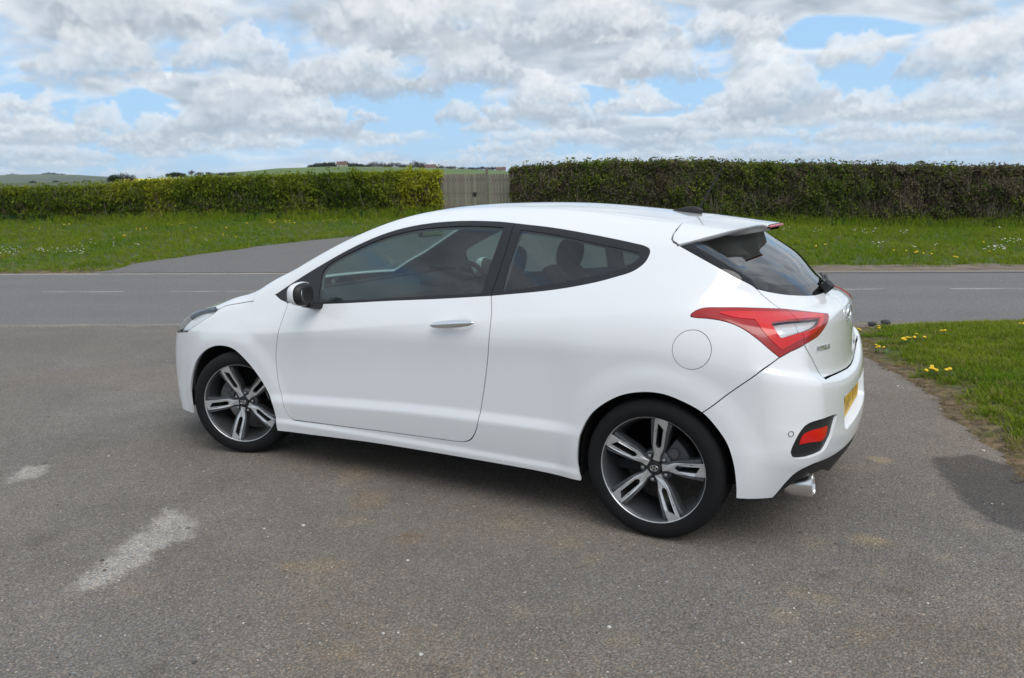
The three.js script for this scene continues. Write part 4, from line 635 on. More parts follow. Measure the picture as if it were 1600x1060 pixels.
// ---------------------------------------------------------------- materials of the car
const std = (o) => new THREE.MeshPhysicalMaterial(o);
const lin = (r, g, b) => new THREE.Color().setRGB(r, g, b);
const M = {
  paint: std({ name: 'white_paint', color: lin(0.83, 0.845, 0.86), roughness: 0.3, clearcoat: 1, clearcoatRoughness: 0.02 }),
  trim: std({ name: 'satin_black_trim', color: lin(0.014, 0.014, 0.016), roughness: 0.38 }),
  plastic: std({ name: 'black_plastic', color: lin(0.012, 0.012, 0.013), roughness: 0.55 }),
  liner: std({ name: 'wheel_well_felt', color: lin(0.006, 0.006, 0.006), roughness: 0.95 }),
  glass: std({ name: 'window_glass', color: lin(0.50, 0.64, 0.61), roughness: 0.0, transmission: 1, ior: 1.75, side: THREE.DoubleSide }),
  privacy: std({ name: 'rear_window_glass', color: lin(0.42, 0.49, 0.49), roughness: 0.0, transmission: 1, ior: 1.75, side: THREE.DoubleSide }),
  rearGlass: std({ name: 'tailgate_glass', color: lin(0.20, 0.235, 0.24), roughness: 0.0, transmission: 1, ior: 2.2, side: THREE.DoubleSide }),
  frit: std({ name: 'black_glass_border', color: lin(0.01, 0.01, 0.011), roughness: 0.06, ior: 1.52 }),
  redLens: std({ name: 'red_lens', color: lin(0.80, 0.022, 0.018), roughness: 0.02, transmission: 0.85, ior: 1.5, side: THREE.DoubleSide }),
  redPlastic: std({ name: 'red_plastic', color: lin(0.64, 0.008, 0.007), roughness: 0.25, clearcoat: 0.6, clearcoatRoughness: 0.02 }),
  darkRed: std({ name: 'dark_red_plastic', color: lin(0.34, 0.005, 0.005), roughness: 0.25, clearcoat: 0.6, clearcoatRoughness: 0.02 }),
  clearLens: std({ name: 'clear_lens', color: lin(0.93, 0.94, 0.94), roughness: 0.0, transmission: 1, ior: 1.5, side: THREE.DoubleSide }),
  reflector: std({ name: 'lamp_reflector', color: lin(0.84, 0.85, 0.86), roughness: 0.25, metalness: 0.45 }),
  chrome: std({ name: 'chrome', color: lin(0.86, 0.87, 0.88), roughness: 0.08, metalness: 1 }),
  rim: std({ name: 'machined_alloy', color: lin(0.68, 0.69, 0.70), roughness: 0.3, metalness: 0.75 }),
  rimDark: std({ name: 'grey_wheel_paint', color: lin(0.08, 0.084, 0.09), roughness: 0.36, metalness: 0.4, clearcoat: 0.6, clearcoatRoughness: 0.1 }),
  tyre: std({ name: 'tyre_rubber', color: lin(0.010, 0.010, 0.011), roughness: 0.8, specularIntensity: 0.5 }),
  steel: std({ name: 'brake_steel', color: lin(0.30, 0.30, 0.31), roughness: 0.42, metalness: 0.8 }),
  cast: std({ name: 'cast_iron', color: lin(0.10, 0.10, 0.105), roughness: 0.6, metalness: 0.5 }),
  cloth: std({ name: 'seat_cloth', color: lin(0.019, 0.021, 0.026), roughness: 0.9 }),
  dash: std({ name: 'dashboard_plastic', color: lin(0.022, 0.024, 0.027), roughness: 0.6 }),
  lining: std({ name: 'cabin_lining', color: lin(0.02, 0.021, 0.023), roughness: 0.85, side: THREE.DoubleSide }),
  headliner: std({ name: 'headliner', color: lin(0.27, 0.275, 0.27), roughness: 0.95, side: THREE.DoubleSide }),
  mirror: std({ name: 'mirror_glass', color: lin(0.8, 0.84, 0.84), roughness: 0.01, metalness: 1 }),
};
function part(name, geometry, material, parent = car, label) {
  const o = new THREE.Mesh(geometry, material); o.name = name; parent.add(o);
  if (label) o.userData.label = label;
  return o;
}
function assembly(name, parent = car, label) { const o = new THREE.Group(); o.name = name; parent.add(o); if (label) o.userData.label = label; return o; }

// ---------------------------------------------------------------- outlines, read off the photograph and laid on the body
const Q = Math.SQRT1_2;
const sideXY = (l) => l.map(([u, v]) => hit(u, v)).map((h) => [h[0], h[1]]);
const rearUY = (l) => l.map(([u, v]) => hit(u, v)).map((h) => [(h[0] - h[2]) * Q, h[1]]);
const frontUY = (l) => l.map(([u, v]) => hit(u, v)).map((h) => [(h[0] + h[2]) * Q, h[1]]);
const lineThrough = (pts) => { const s = pts.slice().sort((a, b) => a[0] - b[0]); return pchip(s.map((q) => q[0]), s.map((q) => q[1])); };

const archRear = sideXY([[906.5, 749], [901.6, 727], [902, 700], [907, 676], [922, 649], [944, 630.5], [973, 617], [1007.5, 612.6], [1037, 616], [1066, 627], [1098, 645], [1120, 668.5], [1137.5, 695.5], [1147, 727], [1151, 762], [1151, 777]]);
const archFront = sideXY([[300, 641], [296.7, 612.5], [299.5, 587], [306.6, 564], [321, 547], [340.6, 540], [363, 544.5], [380, 558.7], [397, 578.5], [414, 604], [425.5, 632], [431, 658], [432.6, 669]]);
const arch = (a) => outlineSdf([...runs([a], 4), [a[a.length - 1][0] + 0.004, 0], [a[0][0] - 0.004, 0]]);
const inArchRear = arch(archRear), inArchFront = arch(archFront);
const dloTop = sideXY([[430, 460.5], [462, 439], [505, 412.5], [555, 385], [605, 364], [655, 351.5], [717.5, 345.5], [780, 346.5], [805, 349]]);
const dloRear = sideXY([[805, 349], [865, 356], [927.5, 367], [990, 380], [1009, 385], [1015.5, 390], [1015.5, 396], [1009, 409], [999, 418], [987, 425], [960, 433.5], [927.5, 442], [865, 453], [768, 462.5]]);
const dloLow = sideXY([[768, 462.5], [690, 467], [605, 470.5], [540, 474], [492.5, 475.5], [465, 475.5], [450, 473], [438, 467.5], [430, 460.5]]);
const inDlo = outlineSdf([...runs([dloTop, dloRear, dloLow])]);
const inDoorGlass = outlineSdf(runs([sideXY([[496, 471.5], [500, 446], [506, 421], [555, 391], [605, 370], [655, 358.5], [717.5, 353], [760, 353.2], [788, 355]]), sideXY([[788, 355], [776, 386], [764, 420], [752.5, 458]]), sideXY([[752.5, 458], [690, 461.5], [605, 466], [540, 469.5], [496, 471.5]])]));
const inQuarterGlass = outlineSdf(runs([sideXY([[814, 359], [865, 366], [927, 379.5], [980, 390.5], [997, 394.5]]), sideXY([[997, 394.5], [1000, 398], [996, 405], [977.5, 418.5]]), sideXY([[977.5, 418.5], [950, 426], [912, 434.5], [860, 444.5], [784, 455]]), sideXY([[784, 455], [793, 422], [803, 390], [814, 359]])]));
const doorFront = sideXY([[449.5, 476], [441, 500], [434, 523], [431.5, 545], [431, 562], [433, 585], [437, 608], [443, 633], [448, 646], [454, 654], [461, 657]]);
const doorLow = sideXY([[461, 657], [530, 666], [601, 675], [692, 687.3], [716, 690.6]]);
const doorBack = sideXY([[716, 690.6], [727, 690.5], [736, 686.5], [741.5, 678], [745.5, 666], [749, 650], [752.5, 632], [757, 602], [760.5, 574], [763, 545], [765, 520], [767.5, 495], [768, 478], [767.3, 461]]);
const doorPillar = sideXY([[767.3, 461], [780, 423], [792, 387], [805, 348]]);
const inDoor = outlineSdf([...runs([doorFront, doorLow, doorBack, doorPillar]), [dloTop[6][0], dloTop[6][1] + 0.05], [dloTop[3][0], dloTop[3][1] + 0.05], [dloTop[1][0], dloTop[1][1] + 0.03], [dloTop[0][0] - 0.02, dloTop[0][1] + 0.01], dloLow[7], dloLow[6]]);
const fuelCentre = hit(1080.5, 547.2);
const inFuel = (x, y) => Math.hypot(x - fuelCentre[0], y - fuelCentre[1]) - 0.081;
const lampOutline = [[[1076.4, 494.3], [1086, 486.5], [1100, 481.5], [1130, 480.6], [1166, 481], [1218, 482.6], [1256, 486.4], [1295, 490.5]], [[1295, 490.5], [1295.2, 497], [1290, 510], [1279, 525], [1267, 533]], [[1267, 533], [1252, 541], [1235, 549.5], [1218, 559]], [[1218, 559], [1202, 546], [1184, 530.5], [1157, 512], [1132, 502.5], [1105, 498], [1085, 496.5], [1076.4, 494.3]]];
const inLamp = outlineSdf(runs(lampOutline.map(rearUY)));
const inClear = outlineSdf(runs([[[1203, 505], [1220, 502], [1236, 500], [1258, 498.3], [1281, 497]], [[1281, 497], [1279, 505], [1274, 512]], [[1274, 512], [1249.6, 520.5], [1220, 529]], [[1220, 529], [1213, 519], [1203, 505]]].map(rearUY)));
const inLampCore = outlineSdf(runs([[[1118, 488], [1166, 487], [1218, 488], [1256, 489.5], [1287, 490.5]], [[1287, 490.5], [1283, 508], [1272, 521]], [[1272, 521], [1250, 531], [1221, 547]], [[1221, 547], [1205, 532], [1190, 515], [1180, 500]], [[1180, 500], [1150, 497], [1118, 488]]].map(rearUY)));
const tailgateU = lineThrough([[1059.5, 383], [1090, 400], [1120.5, 417], [1150, 433.5], [1179, 449], [1196, 465], [1217, 481], [1231, 487.5], [1242, 497], [1250, 511], [1255, 526], [1257.5, 538], [1272, 565], [1289, 592]].map(([u, v]) => hit(u, v)).map((h) => [h[1], (h[0] - h[2]) * Q]));
const bumperPts = rearUY([[1098, 645], [1130, 622], [1158, 602], [1188, 580.5], [1218, 559], [1236, 549], [1256, 539.5]]).concat(rearUY([[1289, 592]]), [[0.22, 0.705], [0.40, 0.685], [0.52, 0.680]]);
const bumperY = (() => { const s = bumperPts; return (u) => { if (u <= s[0][0]) return s[0][1] + (u - s[0][0]) * 0.8; for (let i = 1; i < s.length; i++) if (u <= s[i][0]) return mix(s[i - 1][1], s[i][1], (u - s[i - 1][0]) / (s[i][0] - s[i - 1][0])); return s[s.length - 1][1]; }; })();
const diffuserY = lineThrough([[-0.5, 0.05], ...rearUY([[1206, 779], [1229.5, 752.5], [1240, 742], [1255, 732.5], [1275, 723.5], [1294, 716], [1310, 706.5], [1322.5, 696], [1340, 672]]), [0.53, 0.405], [0.8, 0.405]]);
const inFog = outlineSdf(runs([rearUY([[1309.5, 646], [1285, 655], [1266, 661], [1258, 666]]), rearUY([[1258, 666], [1250, 676], [1241, 693], [1235.5, 706]]), rearUY([[1235.5, 706], [1239, 715], [1247, 717.5], [1262, 716]]), rearUY([[1262, 716], [1280, 709.5], [1289, 703], [1296, 690], [1303, 670], [1309.5, 646]])], 4));
const inFogLens = outlineSdf(runs([rearUY([[1298.5, 664.5], [1275, 672.5], [1262, 677.5]]), rearUY([[1262, 677.5], [1256, 684], [1251, 696.5]]), rearUY([[1251, 696.5], [1270, 692.5], [1291, 687.5], [1298.5, 664.5]])], 4));
const seamX = lineThrough([[1.2, 0.02], ...[[1067, 349.5], [1058, 358], [1052, 366], [1049.5, 374], [1059, 382]].map(([u, v]) => hit(u, v)).map((h) => [h[1], h[0]]), [1.45, 0.002]]);
const roofZ = lineThrough([[-1.6, 0.49], [-1.2, 0.50], ...[[927, 331.5], [965, 336.5], [1000, 341], [1040, 346], [1067, 349.5]].map(([u, v]) => hit(u, v)).map((h) => [h[0], h[2]]), [0.1, 0.51]]);
const hoodLine = lineThrough([[-3.5, 0.80], ...sideXY([[341, 483.5], [352, 478.5], [372, 474.5], [396, 471]]), [-2.3, 0.955]]);
const headOutline = [frontUY([[340.5, 484.5], [336, 480], [325, 480.8], [312, 484], [300, 488.5], [293.5, 494]]), [[-1.75, 0.815], [-1.95, 0.775], [-2.08, 0.745], [-2.10, 0.715], [-1.95, 0.705], [-1.75, 0.70]], frontUY([[293, 519], [299, 513.5], [308, 507.5], [321, 499], [333, 491.5], [340.5, 484.5]])];
const inHead = outlineSdf(runs(headOutline));
const glassLow = pchip([0, 0.157, 0.412, 0.55, 0.656, 0.75], [1.029, 1.032, 1.056, 1.082, 1.114, 1.15]);
const screenZ = pchip([-2.8, -2.4, -2.1, -1.9, -1.7, -1.55], [0.62, 0.60, 0.555, 0.50, 0.44, 0.36]);
const bottomY = pchip([-3.5, -3.1, -2.32, -1.5, -0.65, -0.35, 0.36, 0.5, 0.8], [0.185, 0.195, 0.191, 0.214, 0.219, 0.213, 0.252, 0.245, 0.235]);

// ---------------------------------------------------------------- panels
const GAP = 0.0029;
let half = cut(meshHalf(), (x, y, z) => -z);
half = cut(half, (x, y, z) => bottomY(x) - y - (x > 0.5 ? 0.03 * sst(z, 0.62, 0.5) : 0));
half = cut(half, (x, y) => -inArchRear(x, y));
half = cut(half, (x, y) => -inArchFront(x, y));
const shellBase = half;
const U = (x, z) => (x - z) * Q, U2 = (x, z) => (x + z) * Q;
const vDlo = (x, y, z) => (x < 0.2 ? inDlo(x, y) : 1), vDoor = (x, y) => inDoor(x, y), vFuel = (x, y, z) => (z > 0.5 ? inFuel(x, y) : 1);
const vLamp = (x, y, z) => (x > -0.1 ? inLamp(U(x, z), y) : 1);
const spoilerLow = (x) => 1.283 + (x - 0.01) * 0.27;
const vSpoiler = (x, y, z) => (x < -0.15 || y < 1.2 ? 1 : Math.max(seamX(y) - x, spoilerLow(x) - 0.004 - y));
const vTail = (x, y, z) => (x < -0.02 || y > 1.36 ? 1 : Math.max(tailgateU(y) - U(x, z), bumperY(U(x, z)) - y));
const vBumper = (x, y, z) => (x < 0.05 || y > 0.95 ? 1 : y - bumperY(U(x, z)));
const vHood = (x, y, z) => (x > -2.3 ? 1 : Math.max(hoodLine(x) - y, x + 2.745 - 0.36 * z * z));
const vScreen = (x, y, z) => (x > -1.2 || y < 0.95 ? 1 : Math.max(z - screenZ(x), -2.70 + 0.30 * z * z - x, x + 1.58 - 0.10 * z * z));
const vHead = (x, y, z) => (x > -2.6 ? 1 : inHead(U2(x, z), y));
const vFrontBumper = (x, y, z) => (x > -2.9 ? 1 : Math.max(x + 3.035, y - 0.745));
const vRoof = (x, y, z) => (y < 1.3 || x > 0.3 ? 1 : Math.max(z - roofZ(x), -1.44 + 0.10 * z * z - x, vSpoiler(x, y, z) < 0 ? 1 : -1));
const outside = (f, g = GAP) => (x, y, z) => g - f(x, y, z);
const inside = (f, g = GAP) => (x, y, z) => f(x, y, z) + g;

const take = (f, g = GAP) => { const a = cut(half, inside(f, g)); half = cut(half, outside(f, g)); return a; };
const spoiler = take(vSpoiler);
const dlo = take(vDlo, 0.0004);
const lamp = take(vLamp, 0.0012);
const tail = take(vTail);
const bumper = take(vBumper);
const head = take(vHead, 0.0015);
const screen = take(vScreen, 0.001);
const hood = take(vHood);
const door = take((x, y) => Math.max(inDoor(x, y), y - (0.985 + (x + 2.36) * 0.07)));
const fuel = take(vFuel, 0.0012);
const frontBumper = take(vFrontBumper, 0);
const vRoofPanel = (x, y, z) => (y < 1.3 || x > 0.12 ? 1 : Math.max(z - roofZ(x), -1.545 + 0.10 * z * z - x)), roofGap = (x) => 0.0012 * sst(x, -1.0, -0.4);
const roofPanel = cut(half, (x, y, z) => vRoofPanel(x, y, z) + roofGap(x)); half = cut(half, (x, y, z) => roofGap(x) - vRoofPanel(x, y, z));

part('body_shell', both(fold(half, 0.014)), M.paint);
part('roof_panel', both(fold(roofPanel, 0.01)), M.paint);
part('bonnet', both(fold(hood, 0.012)), M.paint);
const vGrille = (x, y, z) => (x > -3.2 ? 1 : Math.min(Math.hypot(Math.max(z - 0.36 + (0.47 - y) * 0.5, 0), Math.max(Math.abs(y - 0.38) - 0.08, 0)) - 0.03, Math.max(z - 0.30, Math.abs(y - 0.63) - 0.028)));
const frontBumperPart = part('front_bumper', both(fold(cut(frontBumper, outside(vGrille, 0.001)), 0.012)), M.paint);
part('grille', both(inwards(cut(frontBumper, inside(vGrille, 0)), 0.02)), M.plastic, frontBumperPart);
const pair = (fn) => { fn(1); fn(-1); };
const sided = (m, s) => toGeometry(m, s);

// doors with their window frames and panes
const doorFrame = cut(cut(dlo, inside(vDoor, 0.0016)), outside((x, y) => inDoorGlass(x, y), 0));
const doorPane = inwards(cut(dlo, inside((x, y) => inDoorGlass(x, y), -0.002)), 0.005);
const quarterFrame = cut(cut(dlo, outside(vDoor, 0.0016)), outside((x, y) => inQuarterGlass(x, y), 0));
const quarterPane = inwards(cut(cut(dlo, outside(vDoor, 0.0016)), inside((x, y) => inQuarterGlass(x, y), -0.002)), 0.004);
const doors = {};
pair((s) => {
  const d = part('door', sided(fold(door, 0.02), s), M.paint); doors[s] = d;
  part('window_frame', sided(fold(inwards(doorFrame, 0.001), 0.012), s), M.trim, d);
  part('window_pane', sided(doorPane, s), M.glass, d);
  const q = part('quarter_window', sided(quarterPane, s), M.privacy);
  part('window_frame', sided(fold(inwards(quarterFrame, 0.001), 0.012), s), M.trim, q);
});
part('fuel_flap', sided(fold(fuel, 0.01), 1), M.paint);
{ const rest = sided(fold(fuel, 0.01), -1); part('quarter_panel_insert', rest, M.paint); }
part('windscreen', both(inwards(screen, 0.003)), M.glass);

// tailgate: painted panel, glass with its black border
const vRearGlass = (x, y, z) => glassLow(z) - y;
const tailPanel = cut(tail, outside(vRearGlass, 0.001)), rearGlassAll = inwards(cut(tail, inside(vRearGlass, 0.001)), 0.003);
const border = (x, y, z) => Math.max(tailgateU(y) + 0.055 - U(x, z), glassLow(z) + 0.045 - y, y - 1.282);
const tailgate = part('tailgate', both(fold(tailPanel, 0.012)), M.paint);
const rearWindow = part('rear_window', both(cut(rearGlassAll, border)), M.rearGlass, tailgate);
part('window_border', both(fold(cut(rearGlassAll, (x, y, z) => -border(x, y, z)), 0.006)), M.frit, tailgate);
part('roof_end', both(inwards(spoiler, 0.012)), M.plastic);
// roof spoiler: a shell that carries the roof on past the rear glass
const spoilerPart = (() => {
  const NX = 26, NP = 48, P = [[], []];
  const at = (x, phi) => { let a = 0, b = 0.9; const sy = Math.cos(phi), sz = Math.sin(phi); for (let i = 0; i < 18; i++) { const m = (a + b) / 2; bodyF(x, 1.12 + sy * m, sz * m, true) < 0 ? a = m : b = m; } return [1.12 + sy * a, sz * a]; };
  const grid = [];
  const memo = new Map();
  for (let j = -NP; j <= NP; j++) for (let i = 0; i <= NX; i++) {
    const key = Math.abs(j) * 100 + i; if (memo.has(key) && j > 0) { const q = memo.get(key), f = ([a, b, c]) => [a, b, -c]; grid.push({ o: f(q.o), n: f(q.n), i: f(q.i) }); continue; }
    const t = i / NX; let x = 0.01 + t * 0.29, y, z;
    for (let it = 0; it < 4; it++) {
      let lo = 0.6, hi = 1.45; for (let k = 0; k < 14; k++) { const m = (lo + hi) / 2; at(x, m)[0] > spoilerLow(x) + 0.001 ? lo = m : hi = m; }
      [y, z] = at(x, lo * Math.abs(j) / NP); x = mix(seamX(y) + GAP * 2, 0.305 - 0.10 * z * z, t);
    }
    const e = 0.004, g = [bodyF(x + e, y, z, true) - bodyF(x - e, y, z, true), bodyF(x, y + e, z, true) - bodyF(x, y - e, z, true), bodyF(x, y, z + e, true) - bodyF(x, y, z - e, true)], L = Math.hypot(...g), s = j < 0 ? -1 : 1, lift = 0.001 + 0.004 * t * t, th = mix(0.135, 0.020, Math.pow(t, 0.85)) * (1 - 0.75 * sst(Math.abs(j) / NP, 0.55, 0.95)) + 0.004;
    const cell = { o: [x + g[0] / L * lift, y + g[1] / L * lift, s * (z + g[2] / L * lift)], n: [g[0] / L, g[1] / L, s * g[2] / L], i: [x - g[0] / L * th, y - g[1] / L * th, s * (z - g[2] / L * th)] };
    grid.push(cell); memo.set(key, cell);
  }
  const W1 = NX + 1, R = 2 * NP + 1, p = [], n = [], t = [];
  for (const q of grid) { p.push(...q.o); n.push(...q.n); }
  const O = grid.length, ip = [], it2 = []; for (const q of grid) ip.push(...q.i);
  for (let j = 0; j < R - 1; j++) for (let i = 0; i < NX; i++) { const a = j * W1 + i, b = a + W1; t.push(a, b, a + 1, a + 1, b, b + 1); it2.push(a, a + 1, b, a + 1, b + 1, b); }
  const lip = (list, flip) => { let prev = -1; for (const k of list) { const q = grid[k], i0 = p.length / 3, nn = k % W1 === NX ? [0.95, -0.1, 0] : k % W1 === 0 ? [-1, 0, 0] : [0, -0.8, Math.sign(q.o[2]) * 0.6], mid = q.o.map((v, c) => (v + q.i[c]) / 2 + nn[c] * 0.004); p.push(...q.o, ...mid, ...q.i); n.push(...nn.map((v, c) => v + q.n[c] * 0.9), ...nn, ...nn.map((v, c) => v - q.n[c] * 0.9)); if (prev >= 0) for (const k2 of [0, 1]) t.push(prev + k2, prev + k2 + 1, i0 + k2, i0 + k2, prev + k2 + 1, i0 + k2 + 1); prev = i0; } };
  const seq = (f, m) => Array.from({ length: m }, (_, i) => f(i));
  lip(seq((j) => j * W1 + NX, R)); lip(seq((j) => j * W1, R)); lip(seq((i) => i, W1)); lip(seq((i) => (R - 1) * W1 + i, W1));
  const g = new THREE.BufferGeometry(); g.setAttribute('position', new THREE.Float32BufferAttribute(p, 3)); g.setAttribute('normal', new THREE.Float32BufferAttribute(n, 3)); g.setIndex(t); g.normalizeNormals();
  const s = part('roof_spoiler', g, std({ name: 'white_paint_spoiler', color: M.paint.color, roughness: M.paint.roughness, clearcoat: 1, clearcoatRoughness: 0.03, side: THREE.DoubleSide }));
  { const u = new THREE.BufferGeometry(); u.setAttribute('position', new THREE.Float32BufferAttribute(ip, 3)); u.setIndex(it2); u.computeVertexNormals(); part('spoiler_underside', u, std({ name: 'white_paint_underside', color: M.paint.color, roughness: 0.4, side: THREE.DoubleSide }), s); }
  s.userData.edge = seq((j) => grid[j * W1 + NX].o, R); return s;
})();

// rear bumper: painted skin, black lower diffuser, fog lamp pockets
const vDiffuser = (x, y, z) => y - diffuserY(U(x, z)), vFog = (x, y, z) => (x > 0.3 ? inFog(U(x, z), y) : 1), vFogLens = (x, y, z) => inFogLens(U(x, z), y);
const bumperSkin = cut(cut(bumper, outside(vDiffuser, 0.0012)), outside(vFog, 0.0008));
const diffuserLow = lineThrough([[-0.5, 0.03], ...rearUY([[1206, 780], [1230, 764], [1248, 752], [1280, 738], [1301, 733], [1312, 722], [1326, 710], [1334, 694]]), [0.55, 0.335], [0.8, 0.335]]);
const diffuser = inwards(cut(cut(bumper, inside(vDiffuser, 0)), (x, y, z) => diffuserLow(U(x, z)) - y), 0.006), fogPocket = cut(bumper, inside(vFog, 0.0008));
const rearBumper = part('rear_bumper', both(fold(bumperSkin, 0.014)), M.paint);
part('lower_diffuser', both(fold(diffuser, 0.03)), M.plastic, rearBumper);
pair((s) => {
  const f = part('fog_lamp_surround', sided(fold(inwards(cut(fogPocket, outside(vFogLens, 0)), 0.012), 0.02), s), M.plastic, rearBumper);
  const l = part('fog_lamp', sided(fold(inwards(cut(fogPocket, inside(vFogLens, 0)), 0.009), 0.02), s), M.redPlastic, rearBumper);
});

// tail lamps: split by the tailgate shut line
const vSplit = (x, y, z) => tailgateU(y) - U(x, z);
pair((s) => {
  for (const [k, f] of [[0, outside(vSplit, 0.0012)], [1, inside(vSplit, 0.0012)]]) {
    const piece = cut(lamp, f), a = assembly('tail_lamp', car, k ? 'inner tail lamp piece on the tailgate' : 'outer tail lamp piece on the rear wing');
    const notClear = cut(piece, outside((x, y, z) => inClear(U(x, z), y), 0)), core = (x, y, z) => inLampCore(U(x, z), y);
    part('lens_rim', sided(fold(inwards(cut(notClear, outside(core, 0)), -0.002), 0.02), s), M.darkRed, a);
    part('red_lens', sided(fold(inwards(cut(notClear, inside(core, 0)), -0.004), 0.012), s), M.redPlastic, a);
    const clear = cut(piece, inside((x, y, z) => inClear(U(x, z), y), 0));
    part('clear_lens', sided(inwards(clear, -0.003), s), M.clearLens, a);
    part('reflector', sided(inwards(clear, 0.02), s), M.reflector, a);
  }
  const h = assembly('headlight', car);
  part('lens', sided(inwards(head, -0.001), s), M.clearLens, h);
  part('housing', sided(fold(inwards(head, 0.035), -0.034), s), M.reflector, h);
});
const plainGeo = (q) => { const g = q.index ? q.toNonIndexed() : q; g.deleteAttribute('uv'); return g; };
// ---------------------------------------------------------------- cabin
{
  const openings = (x, y, z) => Math.min(inDoorGlass(x, y), inQuarterGlass(x, y), x > 0.0 ? Math.max(border(x, y, z), 0.02 - x) : 1, vScreen(x, y, z));
  let l = cut(shellBase, (x, y, z) => Math.max(-2.35 - x, x - 0.60, 0.32 - y));
  l = cut(l, (x, y, z) => -openings(x, y, z));
  l = inwards(l, 0.03);
  part('door_and_side_lining', both(cut(l, (x, y) => y - 1.02)), M.lining);
  part('headliner', both(cut(l, (x, y) => 1.02 - y)), M.headliner);
  const rb = (w, h, d, r, x, y, z, tilt = 0) => new RoundedBoxGeometry(w, h, d, 3, r).rotateZ(tilt).translate(x, y, z);
  const floor = mergeGeometries([rb(2.35, 0.05, 1.5, 0.01, -1.2, 0.28, 0), rb(0.62, 0.05, 1.0, 0.01, 0.22, 0.42, 0), rb(0.05, 0.75, 1.5, 0.01, -2.36, 0.62, 0)]);
  part('cabin_floor', floor, M.lining);
  const dash = [rb(0.62, 0.10, 1.44, 0.045, -2.13, 0.915, 0, -0.08), rb(0.3, 0.34, 1.42, 0.05, -2.02, 0.76, 0), rb(0.22, 0.13, 0.40, 0.05, -1.93, 0.955, -0.37, -0.15), rb(0.7, 0.25, 0.26, 0.05, -1.6, 0.5, 0)];
  const db = part('dashboard', mergeGeometries(dash), M.dash);
  part('display_panel', rb(0.02, 0.16, 0.24, 0.008, -1.862, 0.84, 0, -0.2), M.frit, db);
  pair((s) => { const v = new THREE.TorusGeometry(0.042, 0.008, 8, 20).rotateY(Math.PI / 2).translate(-1.865, 0.84, s * 0.62); part('air_vent', v, M.chrome, db); });
  const sw = assembly('steering_wheel');
  sw.position.set(-1.70, 0.925, -0.37); sw.rotation.z = 0.42;
  part('wheel_rim', new THREE.TorusGeometry(0.182, 0.0165, 12, 48).rotateY(Math.PI / 2), M.dash, sw);
  part('wheel_boss', mergeGeometries([rb(0.06, 0.12, 0.15, 0.03, -0.02, 0, 0), rb(0.025, 0.035, 0.34, 0.01, -0.005, 0.0, 0), rb(0.025, 0.17, 0.045, 0.01, -0.005, -0.09, 0)]), M.dash, sw);
  part('wheel_emblem', new THREE.TorusGeometry(0.02, 0.004, 8, 20).scale(1, 0.6, 1).rotateY(Math.PI / 2).translate(0.014, 0, 0), M.chrome, sw);
  const seat = (x, z, name, wide) => {
    const a = assembly(name); a.position.set(x, 0, z);
    const w = wide || 0.50;
    part('seat_cushion', rb(0.52, 0.16, w, 0.06, -0.24, 0.50, 0, -0.12), M.cloth, a);
    const back = new RoundedBoxGeometry(0.15, 0.62, w, 4, 0.065).toNonIndexed(), p = back.attributes.position;
    for (let i = 0; i < p.count; i++) { const k = sst(p.getY(i), -0.1, 0.32); if (!wide) p.setZ(i, p.getZ(i) * (1 - 0.22 * k)); }
    back.computeVertexNormals();
    part('backrest', back.rotateZ(-0.30).translate(0.10, 0.80, 0), M.cloth, a);
    return a;
  };
  const rest = (a, z, x = 0.225, y = 1.165) => {
    const h = new THREE.SphereGeometry(1, 24, 16), p = h.attributes.position;
    for (let i = 0; i < p.count; i++) { const v = [p.getX(i), p.getY(i), p.getZ(i)], q = v.map((c) => Math.sign(c) * Math.pow(Math.abs(c), 0.72)); p.setXYZ(i, q[0] * 0.055, q[1] * 0.095, q[2] * 0.135); }
    h.computeVertexNormals();
    part('headrest', h.rotateZ(-0.2).translate(x, y, z), M.cloth, a);
  };
  for (const z of [0.37, -0.37]) rest(seat(-1.22, z, 'front_seat'), 0);
  const bench = seat(-0.22, 0, 'rear_bench', 1.22); for (const z of [0.36, -0.36]) rest(bench, z, 0.24, 1.12);
  part('parcel_shelf', rb(0.5, 0.03, 1.1, 0.01, 0.28, 0.93, 0), M.lining);
  const im = assembly('interior_mirror'); part('mirror_housing', rb(0.035, 0.065, 0.23, 0.016, -1.80, 1.315, -0.02), M.plastic, im); part('mirror_glass', rb(0.004, 0.05, 0.21, 0.001, -1.780, 1.315, -0.02), M.mirror, im);
}
